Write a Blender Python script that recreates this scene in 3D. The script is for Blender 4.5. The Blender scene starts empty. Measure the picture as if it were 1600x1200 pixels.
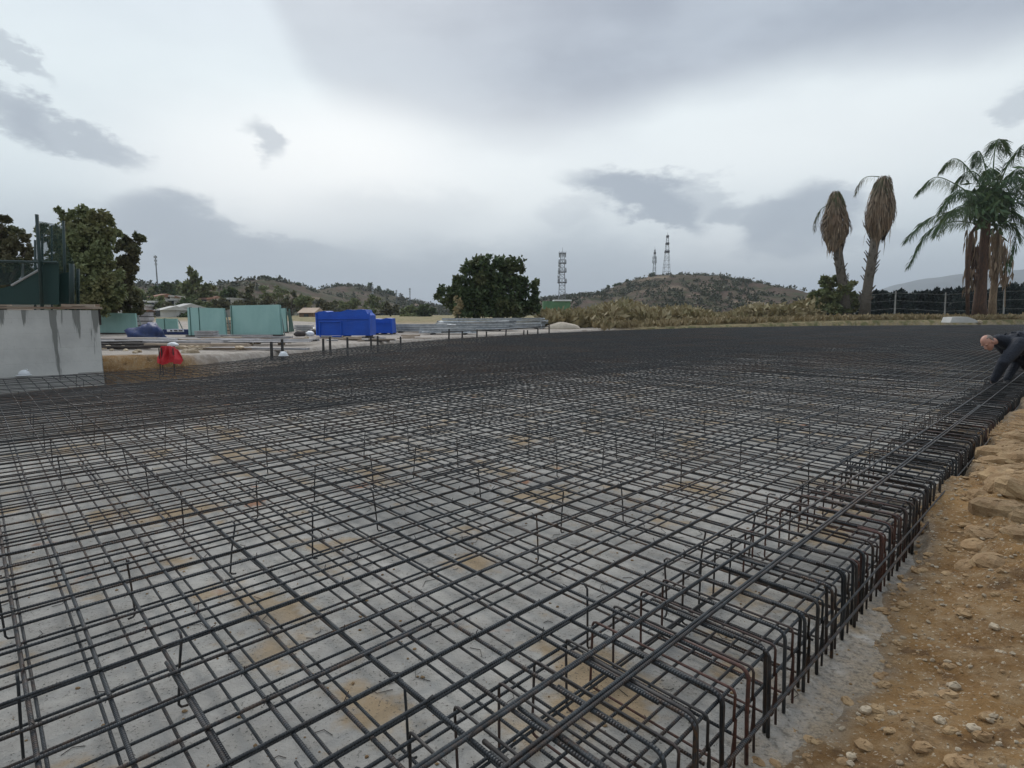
import bpy, math, random
import numpy as np
from mathutils import Vector, Matrix
random.seed(7); RNG = np.random.default_rng(7)
S = bpy.context.scene
COL = S.collection
# ------------------------------------------------------------------ camera
EYE = 1.4625; HAZE = 2.6e-4
FPX = 878.0                       # focal length in pixels of the 1600 wide photograph
PITCH = math.atan(109.0/FPX)
cam = bpy.data.cameras.new("camera"); cam.sensor_width = 36; cam.lens = 36*FPX/1600
cam.clip_start = 0.05; cam.clip_end = 30000
co = bpy.data.objects.new("camera", cam); COL.objects.link(co)
co.location = (0, 0, EYE); co.rotation_euler = (math.pi/2-PITCH, 0, 0)
S.camera = co
S.view_settings.view_transform = 'Standard'; S.view_settings.look = 'None'
S.view_settings.gamma = 1; S.view_settings.use_curve_mapping = False
S.view_settings.exposure = 0.2
S.cycles.max_bounces = 6; S.cycles.transparent_max_bounces = 12; S.cycles.volume_bounces = 0

def pray(px, py):
    a = (px-800)/FPX; b = (600-py)/FPX
    return np.array([a, math.cos(PITCH)+b*math.sin(PITCH), -math.sin(PITCH)+b*math.cos(PITCH)])
def at(px, py, Y):                # world point at forward distance Y behind that point of the photograph
    r = pray(px, py); t = Y/r[1]; return Vector((r[0]*t, Y, EYE+r[2]*t))
def on(px, py, z):                # world point on the level z
    r = pray(px, py); t = (z-EYE)/r[2]; return Vector((r[0]*t, r[1]*t, z))
AA = math.radians(46)
U2 = np.array([math.sin(AA), math.cos(AA)]); V2 = np.array([-math.cos(AA), math.sin(AA)])
def w2(u, v): return U2*u+V2*v

# ------------------------------------------------------------------ node helper
class NT:
    def __init__(s, tree): s.t = tree; s.n = tree.nodes; s.l = tree.links
    def node(s, typ, **kw):
        n = s.n.new(typ)
        for k, v in kw.items(): setattr(n, k, v)
        return n
    def put(s, sock, v):
        if hasattr(v, 'is_linked') or isinstance(v, bpy.types.NodeSocket): s.l.new(v, sock)
        elif v is not None: sock.default_value = v
    def m(s, op, a, b=None, c=None, clamp=False):
        n = s.node('ShaderNodeMath', operation=op, use_clamp=clamp)
        for i, x in enumerate((a, b, c)):
            if x is not None: s.put(n.inputs[i], x)
        return n.outputs[0]
    def mix(s, f, a, b):
        n = s.node('ShaderNodeMix', data_type='RGBA')
        s.put(n.inputs[0], f)
        for i, x in ((6, a), (7, b)): s.put(n.inputs[i], (*x, 1) if isinstance(x, tuple) and len(x) == 3 else x)
        return n.outputs[2]
    def noise(s, vec, scale, detail=4, rough=.55, dist=0):
        n = s.node('ShaderNodeTexNoise'); s.put(n.inputs['Vector'], vec)
        n.inputs['Scale'].default_value = scale; n.inputs['Detail'].default_value = detail
        n.inputs['Roughness'].default_value = rough; n.inputs['Distortion'].default_value = dist
        return n.outputs[0]
    def ramp(s, f, lo, hi, a=0., b=1., smooth=True):
        n = s.node('ShaderNodeMapRange', interpolation_type='SMOOTHSTEP' if smooth else 'LINEAR')
        s.put(n.inputs[0], f)
        for i, x in ((1, lo), (2, hi), (3, a), (4, b)): s.put(n.inputs[i], x)
        return n.outputs[0]
    def mapv(s, vec, scale=(1, 1, 1), loc=(0, 0, 0), rot=(0, 0, 0)):
        n = s.node('ShaderNodeMapping'); s.put(n.inputs[0], vec)
        n.inputs[1].default_value = loc; n.inputs[2].default_value = rot; n.inputs[3].default_value = scale
        return n.outputs[0]

# ------------------------------------------------------------------ world: overcast sky
def srgb(r, g, b):
    f = lambda c: (c/255/12.92) if c/255 <= .04045 else ((c/255+.055)/1.055)**2.4
    return (f(r), f(g), f(b))
SUN_AZ, SUN_EL = math.radians(-16), math.radians(40)
W = bpy.data.worlds.new("World"); S.world = W; W.use_nodes = True
W.node_tree.nodes.clear(); N = NT(W.node_tree)
sky = N.node('ShaderNodeTexSky', sky_type='NISHITA', sun_disc=False, sun_elevation=SUN_EL, sun_rotation=SUN_AZ, dust_density=3.0)
gen = N.node('ShaderNodeTexCoord').outputs['Generated']
sep = N.node('ShaderNodeSeparateXYZ'); N.put(sep.inputs[0], gen)
dx, dy, dz = sep.outputs
az = N.m('MULTIPLY', N.m('ARCTAN2', dx, dy), 57.29578)
el = N.m('MULTIPLY', N.m('ARCSINE', N.m('MINIMUM', N.m('MAXIMUM', dz, -1.), 1.)), 57.29578)
flat = N.mapv(gen, (1, 1, 2.2))
n1 = N.m('SUBTRACT', N.noise(flat, 3.2, 6, .6), .5)
n2 = N.m('SUBTRACT', N.noise(flat, 11., 6, .62), .5)
nsoft = N.m('SUBTRACT', N.noise(N.mapv(gen, (1, 1, 2.5), (3, 1, 5)), 4.5, 5, .5), .5)
azn = N.m('ADD', az, N.m('ADD', N.m('MULTIPLY', n1, 4.), N.m('MULTIPLY', n2, 6.)))
eln = N.m('ADD', el, N.m('ADD', N.m('MULTIPLY', nsoft, 3.), N.m('MULTIPLY', n2, 4.6)))
def azel(px, py):
    r = pray(px, py); return math.degrees(math.atan2(r[0], r[1])), math.degrees(math.atan2(r[2], math.hypot(r[0], r[1])))
def blob(px, py, rx, ry, tilt=0., soft=.5, a=az, e=el):
    """a cloud patch centred on one direction of the sky, radii in degrees"""
    a0, e0 = azel(px, py); ct, st = math.cos(math.radians(tilt)), math.sin(math.radians(tilt))
    da = N.m('SUBTRACT', a, a0); de = N.m('SUBTRACT', e, e0)
    p = N.m('ADD', N.m('MULTIPLY', da, ct/rx), N.m('MULTIPLY', de, st/rx))
    q = N.m('SUBTRACT', N.m('MULTIPLY', de, ct/ry), N.m('MULTIPLY', da, st/ry))
    d = N.m('SQRT', N.m('ADD', N.m('MULTIPLY', p, p), N.m('MULTIPLY', q, q)))
    return N.ramp(d, 1+soft, 1-soft)
c = N.mix(N.ramp(el, 1., 13.), srgb(184, 196, 204), srgb(219, 229, 232))
c = N.mix(N.ramp(el, 17., 30.), c, srgb(194, 205, 216))
c = N.mix(N.m('MULTIPLY', N.ramp(nsoft, -.12, .2), .35), c, srgb(196, 207, 214))
# the big stratus sheet overhead, its lower edge falling from the left to the middle and rising to the right
edge = [(-52, 44), (-40, 39), (-25, 29)] + [azel(*p) for p in ((560, 195), (700, 222), (830, 236), (950, 202), (1100, 158), (1250, 128), (1400, 112), (1600, 92))] + [(52, 24)]
fc = N.node('ShaderNodeFloatCurve'); cm = fc.mapping.curves[0]
while len(cm.points) < len(edge): cm.points.new(.5, .5)
for p, (a, e) in zip(cm.points, edge): p.location = ((a+60)/120, e/60)
fc.mapping.update(); N.put(fc.inputs['Value'], N.ramp(az, -60., 60., smooth=False))
dd = N.m('SUBTRACT', N.m('ADD', el, N.m('MULTIPLY', nsoft, 5.)), N.m('MULTIPLY', fc.outputs[0], 60.))
strat = N.ramp(dd, -1.6, 3.4)
strat = N.m('MULTIPLY', strat, N.ramp(az, -38., 8., .35, 1.))
dark = N.mix(N.ramp(N.m('ADD', nsoft, N.m('MULTIPLY', n1, .5)), -.2, .25), srgb(147, 156, 169), srgb(171, 180, 191))
dark = N.mix(N.ramp(dd, 6., 22.), dark, srgb(170, 178, 190))
c = N.mix(strat, c, dark)
for px, py, rx, ry, am in ((560, 258, 7, 4, 1.), (400, 275, 8, 4.5, .7), (690, 300, 14, 6, .6), (1250, 230, 20, 5, .5), (390, 290, 9, 5, .45), (1150, 395, 8, 2.6, .5)):
    c = N.mix(N.m('MULTIPLY', blob(px, py, rx, ry, 0, .95), am), c, srgb(246, 248, 247))
for px, py, rx, ry, tl, am in ((600, 455, 20, 4.2, 0, .8), (330, 425, 14, 4.6, -6, .5), (800, 440, 30, 3.2, 0, .5), (620, 335, 9, 2.6, 0, .28), (900, 410, 6, 4, 0, .45)):
    c = N.mix(N.m('MULTIPLY', blob(px, py, rx, ry, tl, .6, azn, eln), am), c, srgb(158, 169, 179))
GREY = srgb(154, 164, 175)
for px, py, rx, ry, tl, am in ((240, 345, 2.6, 2.2, 0, .7), (283, 350, 3.2, 2.4, 0, .75), (335, 376, 6, 2.0, -14, .8), (200, 375, 5, 2.2, 0, .5), (440, 384, 4, 1.0, -5, .6),
        (415, 217, 1.9, 1.6, -30, .62), (115, 208, 4.2, 1.2, -17, .8), (22, 172, 2.8, 1.4, -32, .75), (30, 90, 2.2, .8, -25, .6),
        (985, 300, 5.6, 2.0, -14, 1.), (1040, 338, 3.4, 1.3, -26, .95), (1105, 318, 3.6, 1.6, -20, .55), (1130, 335, 1.5, .8, 0, .5),
        (1195, 338, 2.2, 1.5, 0, .75), (1250, 350, 4.6, 2.8, 8, .8), (1275, 322, 2.6, 2.2, 0, .6), (1370, 375, 3, .8, 0, .35),
        (890, 335, 2.6, 1.3, 0, .3), (1595, 165, 1.2, 1.0, 0, .5)):
    c = N.mix(N.m('MULTIPLY', blob(px, py, rx, ry, tl, .36, azn, eln), am), c, GREY)
# unseen sky shaped for the lighting: brightened overhead, dimmed behind the camera
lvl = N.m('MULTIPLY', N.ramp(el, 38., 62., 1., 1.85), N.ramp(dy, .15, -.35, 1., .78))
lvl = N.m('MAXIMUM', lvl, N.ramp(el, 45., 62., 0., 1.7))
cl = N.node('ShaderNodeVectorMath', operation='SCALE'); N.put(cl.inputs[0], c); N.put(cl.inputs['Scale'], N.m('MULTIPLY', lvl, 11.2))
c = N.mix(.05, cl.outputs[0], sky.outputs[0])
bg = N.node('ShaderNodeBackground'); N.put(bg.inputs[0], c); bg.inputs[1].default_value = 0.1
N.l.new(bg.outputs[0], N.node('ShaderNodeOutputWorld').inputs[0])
W.cycles.sampling_method = 'MANUAL'; W.cycles.sample_map_resolution = 512
# ------------------------------------------------------------------ sun behind the clouds
L = bpy.data.lights.new("sun", 'SUN'); L.energy = 1.45; L.angle = math.radians(25); L.color = (1, .96, .9)
lo = bpy.data.objects.new("sun", L); COL.objects.link(lo)
sd = Vector((math.sin(SUN_AZ)*math.cos(SUN_EL), math.cos(SUN_AZ)*math.cos(SUN_EL), math.sin(SUN_EL)))
lo.rotation_euler = sd.to_track_quat('Z', 'Y').to_euler(); lo.location = (0, 0, 60)

# ------------------------------------------------------------------ object helpers
def tag(o, label=None, cat=None, group=None, kind=None):
    if label: o['label'] = label; o['kind'] = 'thing'
    if cat: o['category'] = cat
    if group: o['group'] = group
    if kind: o['kind'] = kind
    return o
def thing(name, label, cat, loc=(0, 0, 0), rz=0., group=None):
    o = bpy.data.objects.new(name, None); COL.objects.link(o); o.empty_display_size = .2
    o.location = loc; o.rotation_euler = (0, 0, rz); tag(o, label, cat, group); return o
def kids(o): return [c for c in COL.objects if c.parent == o]
def copy_tree(o, parent=None):
    c = o.copy(); COL.objects.link(c); c.parent = parent
    for ch in kids(o): copy_tree(ch, c)
    return c
class MB:
    def __init__(s): s.v = []; s.f = []
    def tube(s, pts, r, n=6, r2=None, cap=True):
        pts = [Vector(p) for p in pts]; k = len(pts); base = len(s.v)
        rs = r if isinstance(r, (list, tuple)) else [r+(((r2 if r2 is not None else r)-r)*i/max(k-1, 1)) for i in range(k)]
        nrm = None
        for i, p in enumerate(pts):
            t = (pts[min(i+1, k-1)]-pts[max(i-1, 0)]).normalized()
            if nrm is None:
                nrm = t.orthogonal().normalized()
            nrm = (nrm-t*nrm.dot(t)).normalized(); b = t.cross(nrm)
            for j in range(n):
                a = 2*math.pi*j/n; s.v.append(p+(nrm*math.cos(a)+b*math.sin(a))*rs[i])
        for i in range(k-1):
            for j in range(n):
                a = base+i*n+j; b2 = base+i*n+(j+1) % n
                s.f.append((a, b2, b2+n, a+n))
        if cap:
            s.f.append(tuple(base+j for j in reversed(range(n)))); s.f.append(tuple(base+(k-1)*n+j for j in range(n)))
        return s
    def box(s, c, d, R=None, taper=1.0):
        c = Vector(c); b = len(s.v)
        for z in (-.5, .5):
            t = taper if z > 0 else 1.
            for x, y in ((-.5, -.5), (.5, -.5), (.5, .5), (-.5, .5)):
                p = Vector((x*d[0]*t, y*d[1]*t, z*d[2])); s.v.append(c+(R @ p if R else p))
        for f in ((3, 2, 1, 0), (4, 5, 6, 7), (0, 1, 5, 4), (1, 2, 6, 5), (2, 3, 7, 6), (3, 0, 4, 7)): s.f.append(tuple(b+i for i in f))
        return s
    def prism(s, poly, z0, z1, M=None):
        """polygon (x,y) pulled from z0 to z1"""
        b = len(s.v); n = len(poly)
        for z in (z0, z1):
            for p in poly:
                q = Vector((p[0], p[1], z)); s.v.append(M @ q if M else q)
        s.f.append(tuple(b+i for i in reversed(range(n)))); s.f.append(tuple(b+n+i for i in range(n)))
        for i in range(n): s.f.append((b+i, b+(i+1) % n, b+n+(i+1) % n, b+n+i))
        return s
    def ball(s, c, r, n=12, m=8, z0=-1., fn=None):
        c = Vector(c); r = Vector(r if isinstance(r, (tuple, list, Vector)) else (r, r, r)); b = len(s.v)
        for i in range(m+1):
            th = math.pi*i/m
            for j in range(n):
                a = 2*math.pi*j/n
                p = Vector((math.sin(th)*math.cos(a), math.sin(th)*math.sin(a), max(math.cos(th), z0)))
                k = fn(p) if fn else 1.
                s.v.append(c+Vector((p.x*r.x, p.y*r.y, p.z*r.z))*k)
        for i in range(m):
            for j in range(n): s.f.append((b+i*n+j, b+(i+1)*n+j, b+(i+1)*n+(j+1) % n, b+i*n+(j+1) % n))
        return s
    def build(s, name, m, parent=None, smooth=False, kind=None):
        me = bpy.data.meshes.new(name); me.from_pydata([tuple(v) for v in s.v], [], s.f)
        if smooth: me.shade_smooth()
        return link(name, me, m, parent, kind)
def link(name, me, m, parent=None, kind=None):
    for x in (m if isinstance(m, (list, tuple)) else [m]):
        if x: me.materials.append(x)
    o = bpy.data.objects.new(name, me); COL.objects.link(o)
    if parent: o.parent = parent
    if kind: o['kind'] = kind
    return o
def quads_mesh(name, verts):                      # verts (n,4,3) -> loose quads, fast
    n = len(verts); me = bpy.data.meshes.new(name)
    me.vertices.add(n*4); me.vertices.foreach_set('co', np.asarray(verts, np.float32).ravel())
    me.loops.add(n*4); me.loops.foreach_set('vertex_index', np.arange(n*4, dtype=np.int32))
    me.polygons.add(n); me.polygons.foreach_set('loop_start', np.arange(0, n*4, 4, dtype=np.int32))
    me.update(calc_edges=True); me.validate(); return me
def grid_mesh(name, P):                           # P (a,b,3)
    a, b = P.shape[:2]; me = bpy.data.meshes.new(name)
    i = np.arange(a*b).reshape(a, b); q = np.stack([i[:-1, :-1], i[1:, :-1], i[1:, 1:], i[:-1, 1:]], -1).reshape(-1, 4)
    n = len(q); me.vertices.add(a*b); me.vertices.foreach_set('co', P.astype(np.float32).ravel())
    me.loops.add(n*4); me.loops.foreach_set('vertex_index', q.astype(np.int32).ravel())
    me.polygons.add(n); me.polygons.foreach_set('loop_start', np.arange(0, n*4, 4, dtype=np.int32))
    me.update(calc_edges=True); me.shade_smooth(); return me

# ------------------------------------------------------------------ value noise on arrays
_P = np.random.default_rng(3).random((256, 256))
def vnoise(x, y):
    xi = np.floor(x).astype(int); yi = np.floor(y).astype(int); fx = x-xi; fy = y-yi
    fx = fx*fx*(3-2*fx); fy = fy*fy*(3-2*fy); g = lambda a, b: _P[a % 256, b % 256]
    return (g(xi, yi)*(1-fx)+g(xi+1, yi)*fx)*(1-fy)+(g(xi, yi+1)*(1-fx)+g(xi+1, yi+1)*fx)*fy
def fbm(x, y, o=4, g=.5):
    s = 0; a = 1; t = 0
    for k in range(o):
        s = s+a*vnoise(x*2**k+17.3*k, y*2**k+9.1*k); t += a; a *= g
    return s/t-.5
def sstep(x, a, b):
    t = np.clip((x-a)/(b-a), 0, 1); return t*t*(3-2*t)

# ------------------------------------------------------------------ materials
def mat(name, fn):
    m = bpy.data.materials.new(name); m.use_nodes = True; m.node_tree.nodes.clear(); n = NT(m.node_tree)
    b = n.node('ShaderNodeBsdfPrincipled'); o = n.node('ShaderNodeOutputMaterial'); n.l.new(b.outputs[0], o.inputs[0])
    b.inputs['Roughness'].default_value = .8
    n.obj = n.node('ShaderNodeTexCoord').outputs['Object']
    n.rnd = n.node('ShaderNodeObjectInfo').outputs['Random']
    n.out = o; n.bsdf = b; fn(n, b); return m
def bump(n, b, h, dist, strength=1.):
    k = n.node('ShaderNodeBump'); k.inputs['Strength'].default_value = strength; k.inputs['Distance'].default_value = dist
    n.put(k.inputs['Height'], h); n.l.new(k.outputs[0], b.inputs['Normal'])
def simple(name, c1, c2=None, scale=3., rough=.8, metal=0., bmp=0., rnd=0., stretch=(1, 1, 1), spec=.5):
    def fn(n, b):
        v = n.mapv(n.obj, stretch); t = n.noise(v, scale, 6, .6)
        c = n.mix(n.ramp(t, .35, .65), c1, c2 or tuple(x*.8 for x in c1))
        if rnd:
            h = n.node('ShaderNodeHueSaturation'); n.put(h.inputs['Color'], c); n.put(h.inputs['Value'], n.ramp(n.rnd, 0., 1., 1-rnd, 1+rnd, False)); c = h.outputs[0]
        n.put(b.inputs['Base Color'], c); b.inputs['Roughness'].default_value = rough; b.inputs['Metallic'].default_value = metal
        b.inputs['Specular IOR Level'].default_value = spec
        if bmp: bump(n, b, n.noise(v, scale*6, 5, .6), bmp)
    return mat(name, fn)
def rebar(axis):
    def fn(n, b):
        t = n.noise(n.obj, 9., 5, .65); t2 = n.noise(n.mapv(n.obj, loc=(5, 3, 1)), 1.7, 3, .5)
        c = n.mix(n.ramp(t, .35, .68), (.012, .014, .016), (.044, .049, .053))
        t3 = n.noise(n.mapv(n.obj, loc=(3, 3, 0)), .33, 3, .6)
        k = n.m('ADD', n.ramp(n.rnd, .62, 1., 0., .45), n.ramp(t2, .54, .70, 0., .65)); k2 = n.ramp(t3, .46, .62, 0., .6)
        k = n.m('MINIMUM', n.m('ADD', k, k2), 1.)
        c = n.mix(n.m('MULTIPLY', k, n.ramp(n.noise(n.obj, 40., 4, .6), .38, .62)), c, (.095, .050, .026))
        n.put(b.inputs['Base Color'], c); b.inputs['Roughness'].default_value = .42; b.inputs['Specular IOR Level'].default_value = .42
        w = n.node('ShaderNodeTexWave', wave_type='BANDS', bands_direction=axis); n.put(w.inputs['Vector'], n.obj)
        w.inputs['Scale'].default_value = 34.; w.inputs['Distortion'].default_value = 0.
        bump(n, b, w.outputs[1], .0028, .9)
    return fn
M = {}
for a in 'XYZ': M['bar'+a] = mat('rebar_steel_'+a.lower(), rebar(a))
def rusty(n, b):
    t = n.noise(n.obj, 14., 5, .6); t2 = n.noise(n.mapv(n.obj, loc=(2, 8, 4)), 1.3, 3, .5)
    c = n.mix(n.ramp(t, .35, .65), (.020, .018, .017), (.046, .039, .034))
    k = n.m('MULTIPLY', n.ramp(n.m('ADD', t2, n.m('MULTIPLY', n.rnd, .22)), .58, .78), .75)
    c = n.mix(k, c, n.mix(n.ramp(n.noise(n.obj, 60., 3), .35, .65), (.070, .026, .018), (.13, .045, .026)))
    n.put(b.inputs['Base Color'], c); b.inputs['Roughness'].default_value = .6
    bump(n, b, n.noise(n.obj, 240., 2), .0012)
M['rust'] = mat('rusty_rebar', rusty)
def conc(n, b):
    t = n.noise(n.obj, .9, 6, .6); f = n.noise(n.obj, 9., 6, .65); g = n.noise(n.obj, 75., 4, .7)
    c = n.mix(n.ramp(t, .36, .64), (.33, .315, .288), (.48, .455, .41))
    c = n.mix(n.ramp(f, .40, .68, 0., .5), c, (.24, .225, .195))
    st = n.noise(n.mapv(n.obj, loc=(7, 2, 0)), 1.6, 5, .62)                       # tan and rust stains where dirt and rain collected
    c = n.mix(n.ramp(st, .53, .64, 0., .8), c, (.35, .24, .12))
    c = n.mix(n.ramp(n.noise(n.mapv(n.obj, loc=(1, 9, 0)), 2.3, 4, .55), .66, .72, 0., .8), c, (.34, .13, .045))
    sp = n.m('MULTIPLY', n.ramp(g, .57, .64), n.ramp(f, .42, .56))
    c = n.mix(sp, c, (.055, .052, .047))
    s = n.node('ShaderNodeSeparateXYZ'); n.put(s.inputs[0], n.obj)                 # soil fallen off the bank lies along the slab edge
    vv_ = n.m('ADD', n.m('MULTIPLY', s.outputs[0], -math.cos(AA)), n.m('MULTIPLY', s.outputs[1], math.sin(AA)))
    vv_ = n.m('ADD', vv_, n.m('MULTIPLY', n.m('SUBTRACT', n.noise(n.obj, 4., 6, .7), .5), .9))
    c = n.mix(n.ramp(vv_, .85, .45, 0., .9), c, n.mix(n.ramp(g, .4, .6), (.20, .145, .085), (.33, .25, .16)))
    c = n.mix(n.m('MULTIPLY', n.ramp(vv_, 1.05, .6), n.ramp(n.noise(n.obj, 38., 5, .75), .50, .62, 0., .75)), c, (.10, .085, .065))
    wet = n.ramp(n.noise(n.mapv(n.obj, loc=(11, 5, 0)), .7, 5, .6), .52, .62, 0., .45); c = n.mix(wet, c, (.19, .19, .18))
    n.put(b.inputs['Base Color'], c); b.inputs['Roughness'].default_value = .85
    bump(n, b, n.m('ADD', n.m('MULTIPLY', f, .7), n.m('MULTIPLY', g, .3)), .02)
M['conc'] = mat('blinding_concrete', conc)
def soil(n, b):
    a = n.node('ShaderNodeVertexColor', layer_name='zone').outputs[0]
    sp = n.node('ShaderNodeSeparateColor'); n.put(sp.inputs[0], a); zr, zg, zb = sp.outputs
    t = n.noise(n.obj, 1.1, 7, .62); f = n.noise(n.obj, 7., 7, .68); g = n.noise(n.obj, 55., 5, .7)
    c = n.mix(n.ramp(t, .36, .66), (.195, .106, .040), (.35, .21, .088))
    c = n.mix(n.ramp(f, .42, .66, 0., .75), c, (.36, .255, .145))
    c = n.mix(n.ramp(n.noise(n.mapv(n.obj, loc=(4, 4, 4)), 3.1, 6, .65), .56, .68, 0., .8), c, (.105, .058, .027))
    c = n.mix(n.ramp(g, .57, .66, 0., .7), c, (.62, .54, .41)); c = n.mix(n.ramp(n.noise(n.mapv(n.obj, loc=(3, 1, 7)), 30., 5, .7), .57, .66, 0., .7), c, (.09, .052, .027))
    yard = n.mix(n.ramp(f, .35, .65), (.33, .285, .24), (.46, .41, .36))
    yard = n.mix(n.ramp(t, .52, .62, 0., .7), yard, (.24, .20, .165))
    dry = n.mix(n.ramp(f, .35, .65), (.22, .17, .085), (.36, .29, .17)); dry = n.mix(n.ramp(t, .45, .6), dry, (.13, .13, .055))
    c = n.mix(zg, c, yard); c = n.mix(zb, c, dry); 
    gd = n.mix(n.ramp(f, .38, .64), (.20, .18, .145), (.29, .27, .235)); c = n.mix(zr, c, gd)
    n.put(b.inputs['Base Color'], c); b.inputs['Roughness'].default_value = .95; b.inputs['Specular IOR Level'].default_value = .2
    bump(n, b, n.m('ADD', n.m('MULTIPLY', f, .6), n.m('MULTIPLY', g, .4)), .055)
M['soil'] = mat('earth', soil)
def leafy(name, c1, c2, c3, trans=.12):
    def fn(n, b):
        i = n.node('ShaderNodeNewGeometry').outputs['Random Per Island']
        t = n.noise(n.obj, .55, 3)
        c = n.mix(i, c1, c2); c = n.mix(n.ramp(t, .45, .68), c, c3)
        n.put(b.inputs['Base Color'], c); b.inputs['Roughness'].default_value = .65; b.inputs['Specular IOR Level'].default_value = .3
        tr = n.node('ShaderNodeBsdfTranslucent'); n.put(tr.inputs[0], c); mx = n.node('ShaderNodeMixShader'); mx.inputs[0].default_value = trans
        n.l.new(b.outputs[0], mx.inputs[1]); n.l.new(tr.outputs[0], mx.inputs[2]); n.l.new(mx.outputs[0], n.out.inputs[0])
    return mat(name, fn)
M['leaf_olive'] = leafy('olive_leaves', (.12, .145, .062), (.21, .235, .105), (.20, .19, .085))
M['leaf_dark'] = leafy('dark_leaves', (.038, .062, .027), (.10, .14, .055), (.115, .12, .05), .16)
M['leaf_brown'] = leafy('brownish_leaves', (.085, .082, .042), (.15, .135, .07), (.10, .115, .05), .1)
M['leaf_palm'] = leafy('palm_leaflets', (.045, .088, .038), (.10, .165, .065), (.095, .13, .05))
M['leaf_dead'] = leafy('dead_fronds', (.16, .115, .075), (.36, .275, .19), (.24, .16, .10), .05)
M['leaf_scrub'] = leafy('dry_scrub_leaves', (.24, .19, .10), (.38, .31, .175), (.22, .19, .09), .05)
M['leaf_straw'] = leafy('straw', (.25, .19, .10), (.40, .31, .18), (.22, .18, .09), .05)
M['leaf_cyp'] = leafy('cypress_leaves', (.007, .017, .014), (.015, .028, .022), (.012, .022, .016), .0)
M['leaf_hill'] = leafy('hill_scrub_leaves', (.035, .042, .020), (.085, .092, .042), (.075, .07, .036), .03)
M['bark'] = simple('bark', (.11, .085, .06), (.06, .048, .036), 6, .9, bmp=.02)
M['palm_bark'] = simple('palm_bark', (.17, .145, .115), (.10, .085, .068), 5, .9, bmp=.03, stretch=(1, 1, 4))
M['palm_red'] = simple('red_brown_palm_bark', (.12, .062, .036), (.06, .036, .025), 3, .9, bmp=.03, stretch=(3, 3, .6))
M['palm_tan'] = simple('tan_dead_sheath', (.30, .22, .14), (.17, .115, .075), 4, .9, bmp=.02, stretch=(4, 4, .5))
M['glass'] = simple('turquoise_panels', (.31, .50, .455), (.25, .43, .395), 1.2, .35, spec=.5, stretch=(1, 1, .4))
M['glass_pale'] = simple('pale_turquoise_panel', (.30, .50, .455), (.25, .45, .40), 1.2, .35)
M['glass_dark'] = simple('dark_green_edge', (.02, .075, .062), (.03, .10, .08), 2, .4)
M['rack'] = simple('painted_grey_rack', (.25, .30, .29), (.17, .2, .2), 3, .6)
M['blue'] = simple('blue_boxes', (.006, .085, .50), (.005, .07, .42), 1.5, .5, bmp=.01)
M['blue_edge'] = simple('blue_box_edges', (.007, .092, .53), (.006, .08, .46), 1.5, .5)
M['navy'] = simple('navy_tarp', (.010, .030, .13), (.006, .018, .075), 2, .55, bmp=.03)
M['red'] = simple('red_cloth', (.55, .020, .028), (.42, .014, .02), 3, .7, bmp=.02)
M['white'] = simple('white_plastic', (.80, .81, .82), (.70, .71, .72), 4, .5)
M['wood'] = simple('pale_board', (.40, .32, .25), (.29, .225, .17), 3, .85, rnd=.25, stretch=(1, 6, 6))
M['wood_dark'] = simple('dark_board', (.040, .033, .030), (.065, .052, .045), 3, .85, rnd=.3)
M['plank_grey'] = simple('grey_board', (.42, .40, .40), (.31, .30, .30), 3, .8, rnd=.25)
M['galv'] = simple('galvanised_steel', (.52, .54, .55), (.34, .36, .38), 4, .5, .2, rnd=.35)
M['stake'] = simple('dark_stake', (.035, .032, .032), (.06, .055, .05), 5, .85)
M['tower'] = simple('tower_steel', (.17, .18, .20), (.12, .13, .145), 2, .6)
M['tower_red'] = simple('tower_dark_band', (.045, .045, .05), (.06, .055, .06), 2, .6)
M['tower_white'] = simple('tower_pale', (.38, .40, .42), (.31, .33, .35), 2, .6)
M['fence_green'] = simple('dark_green_paint', (.008, .030, .026), (.006, .022, .02), 2, .55)
M['post'] = simple('pale_fence_post', (.36, .36, .35), (.26, .26, .26), 3, .8)
M['house_white'] = simple('white_render', (.62, .60, .56), (.52, .50, .46), .5, .85)
M['house_tan'] = simple('tan_render', (.50, .37, .27), (.42, .31, .23), .5, .85)
M['brown_wall'] = simple('brown_wall', (.22, .13, .085), (.16, .095, .06), .8, .9)
M['roof'] = simple('tile_roof', (.30, .15, .09), (.22, .11, .07), 2, .85)
M['roof_grey'] = simple('flat_roof', (.35, .35, .34), (.28, .28, .28), 2, .85)
M['pane'] = simple('dark_window', (.03, .035, .04), (.04, .045, .05), 2, .2)
M['green_box'] = simple('green_sheeting', (.10, .22, .105), (.08, .18, .09), .6, .6)
M['sand'] = simple('pale_sand', (.50, .43, .34), (.40, .34, .27), 2, .95, bmp=.03)
M['stone'] = simple('pale_stone', (.52, .43, .31), (.38, .29, .19), 9, .9, bmp=.006, rnd=.3)
M['clod'] = simple('earth_clod', (.25, .155, .075), (.36, .245, .13), 9, .95, bmp=.012, rnd=.2)
M['mount'] = simple('far_mountain', (.10, .11, .10), (.075, .085, .08), .002, .95)
M['cap'] = simple('rust_brown_board', (.22, .14, .09), (.40, .33, .26), 2.2, .85, bmp=.01, stretch=(.6, 3, 6))
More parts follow.
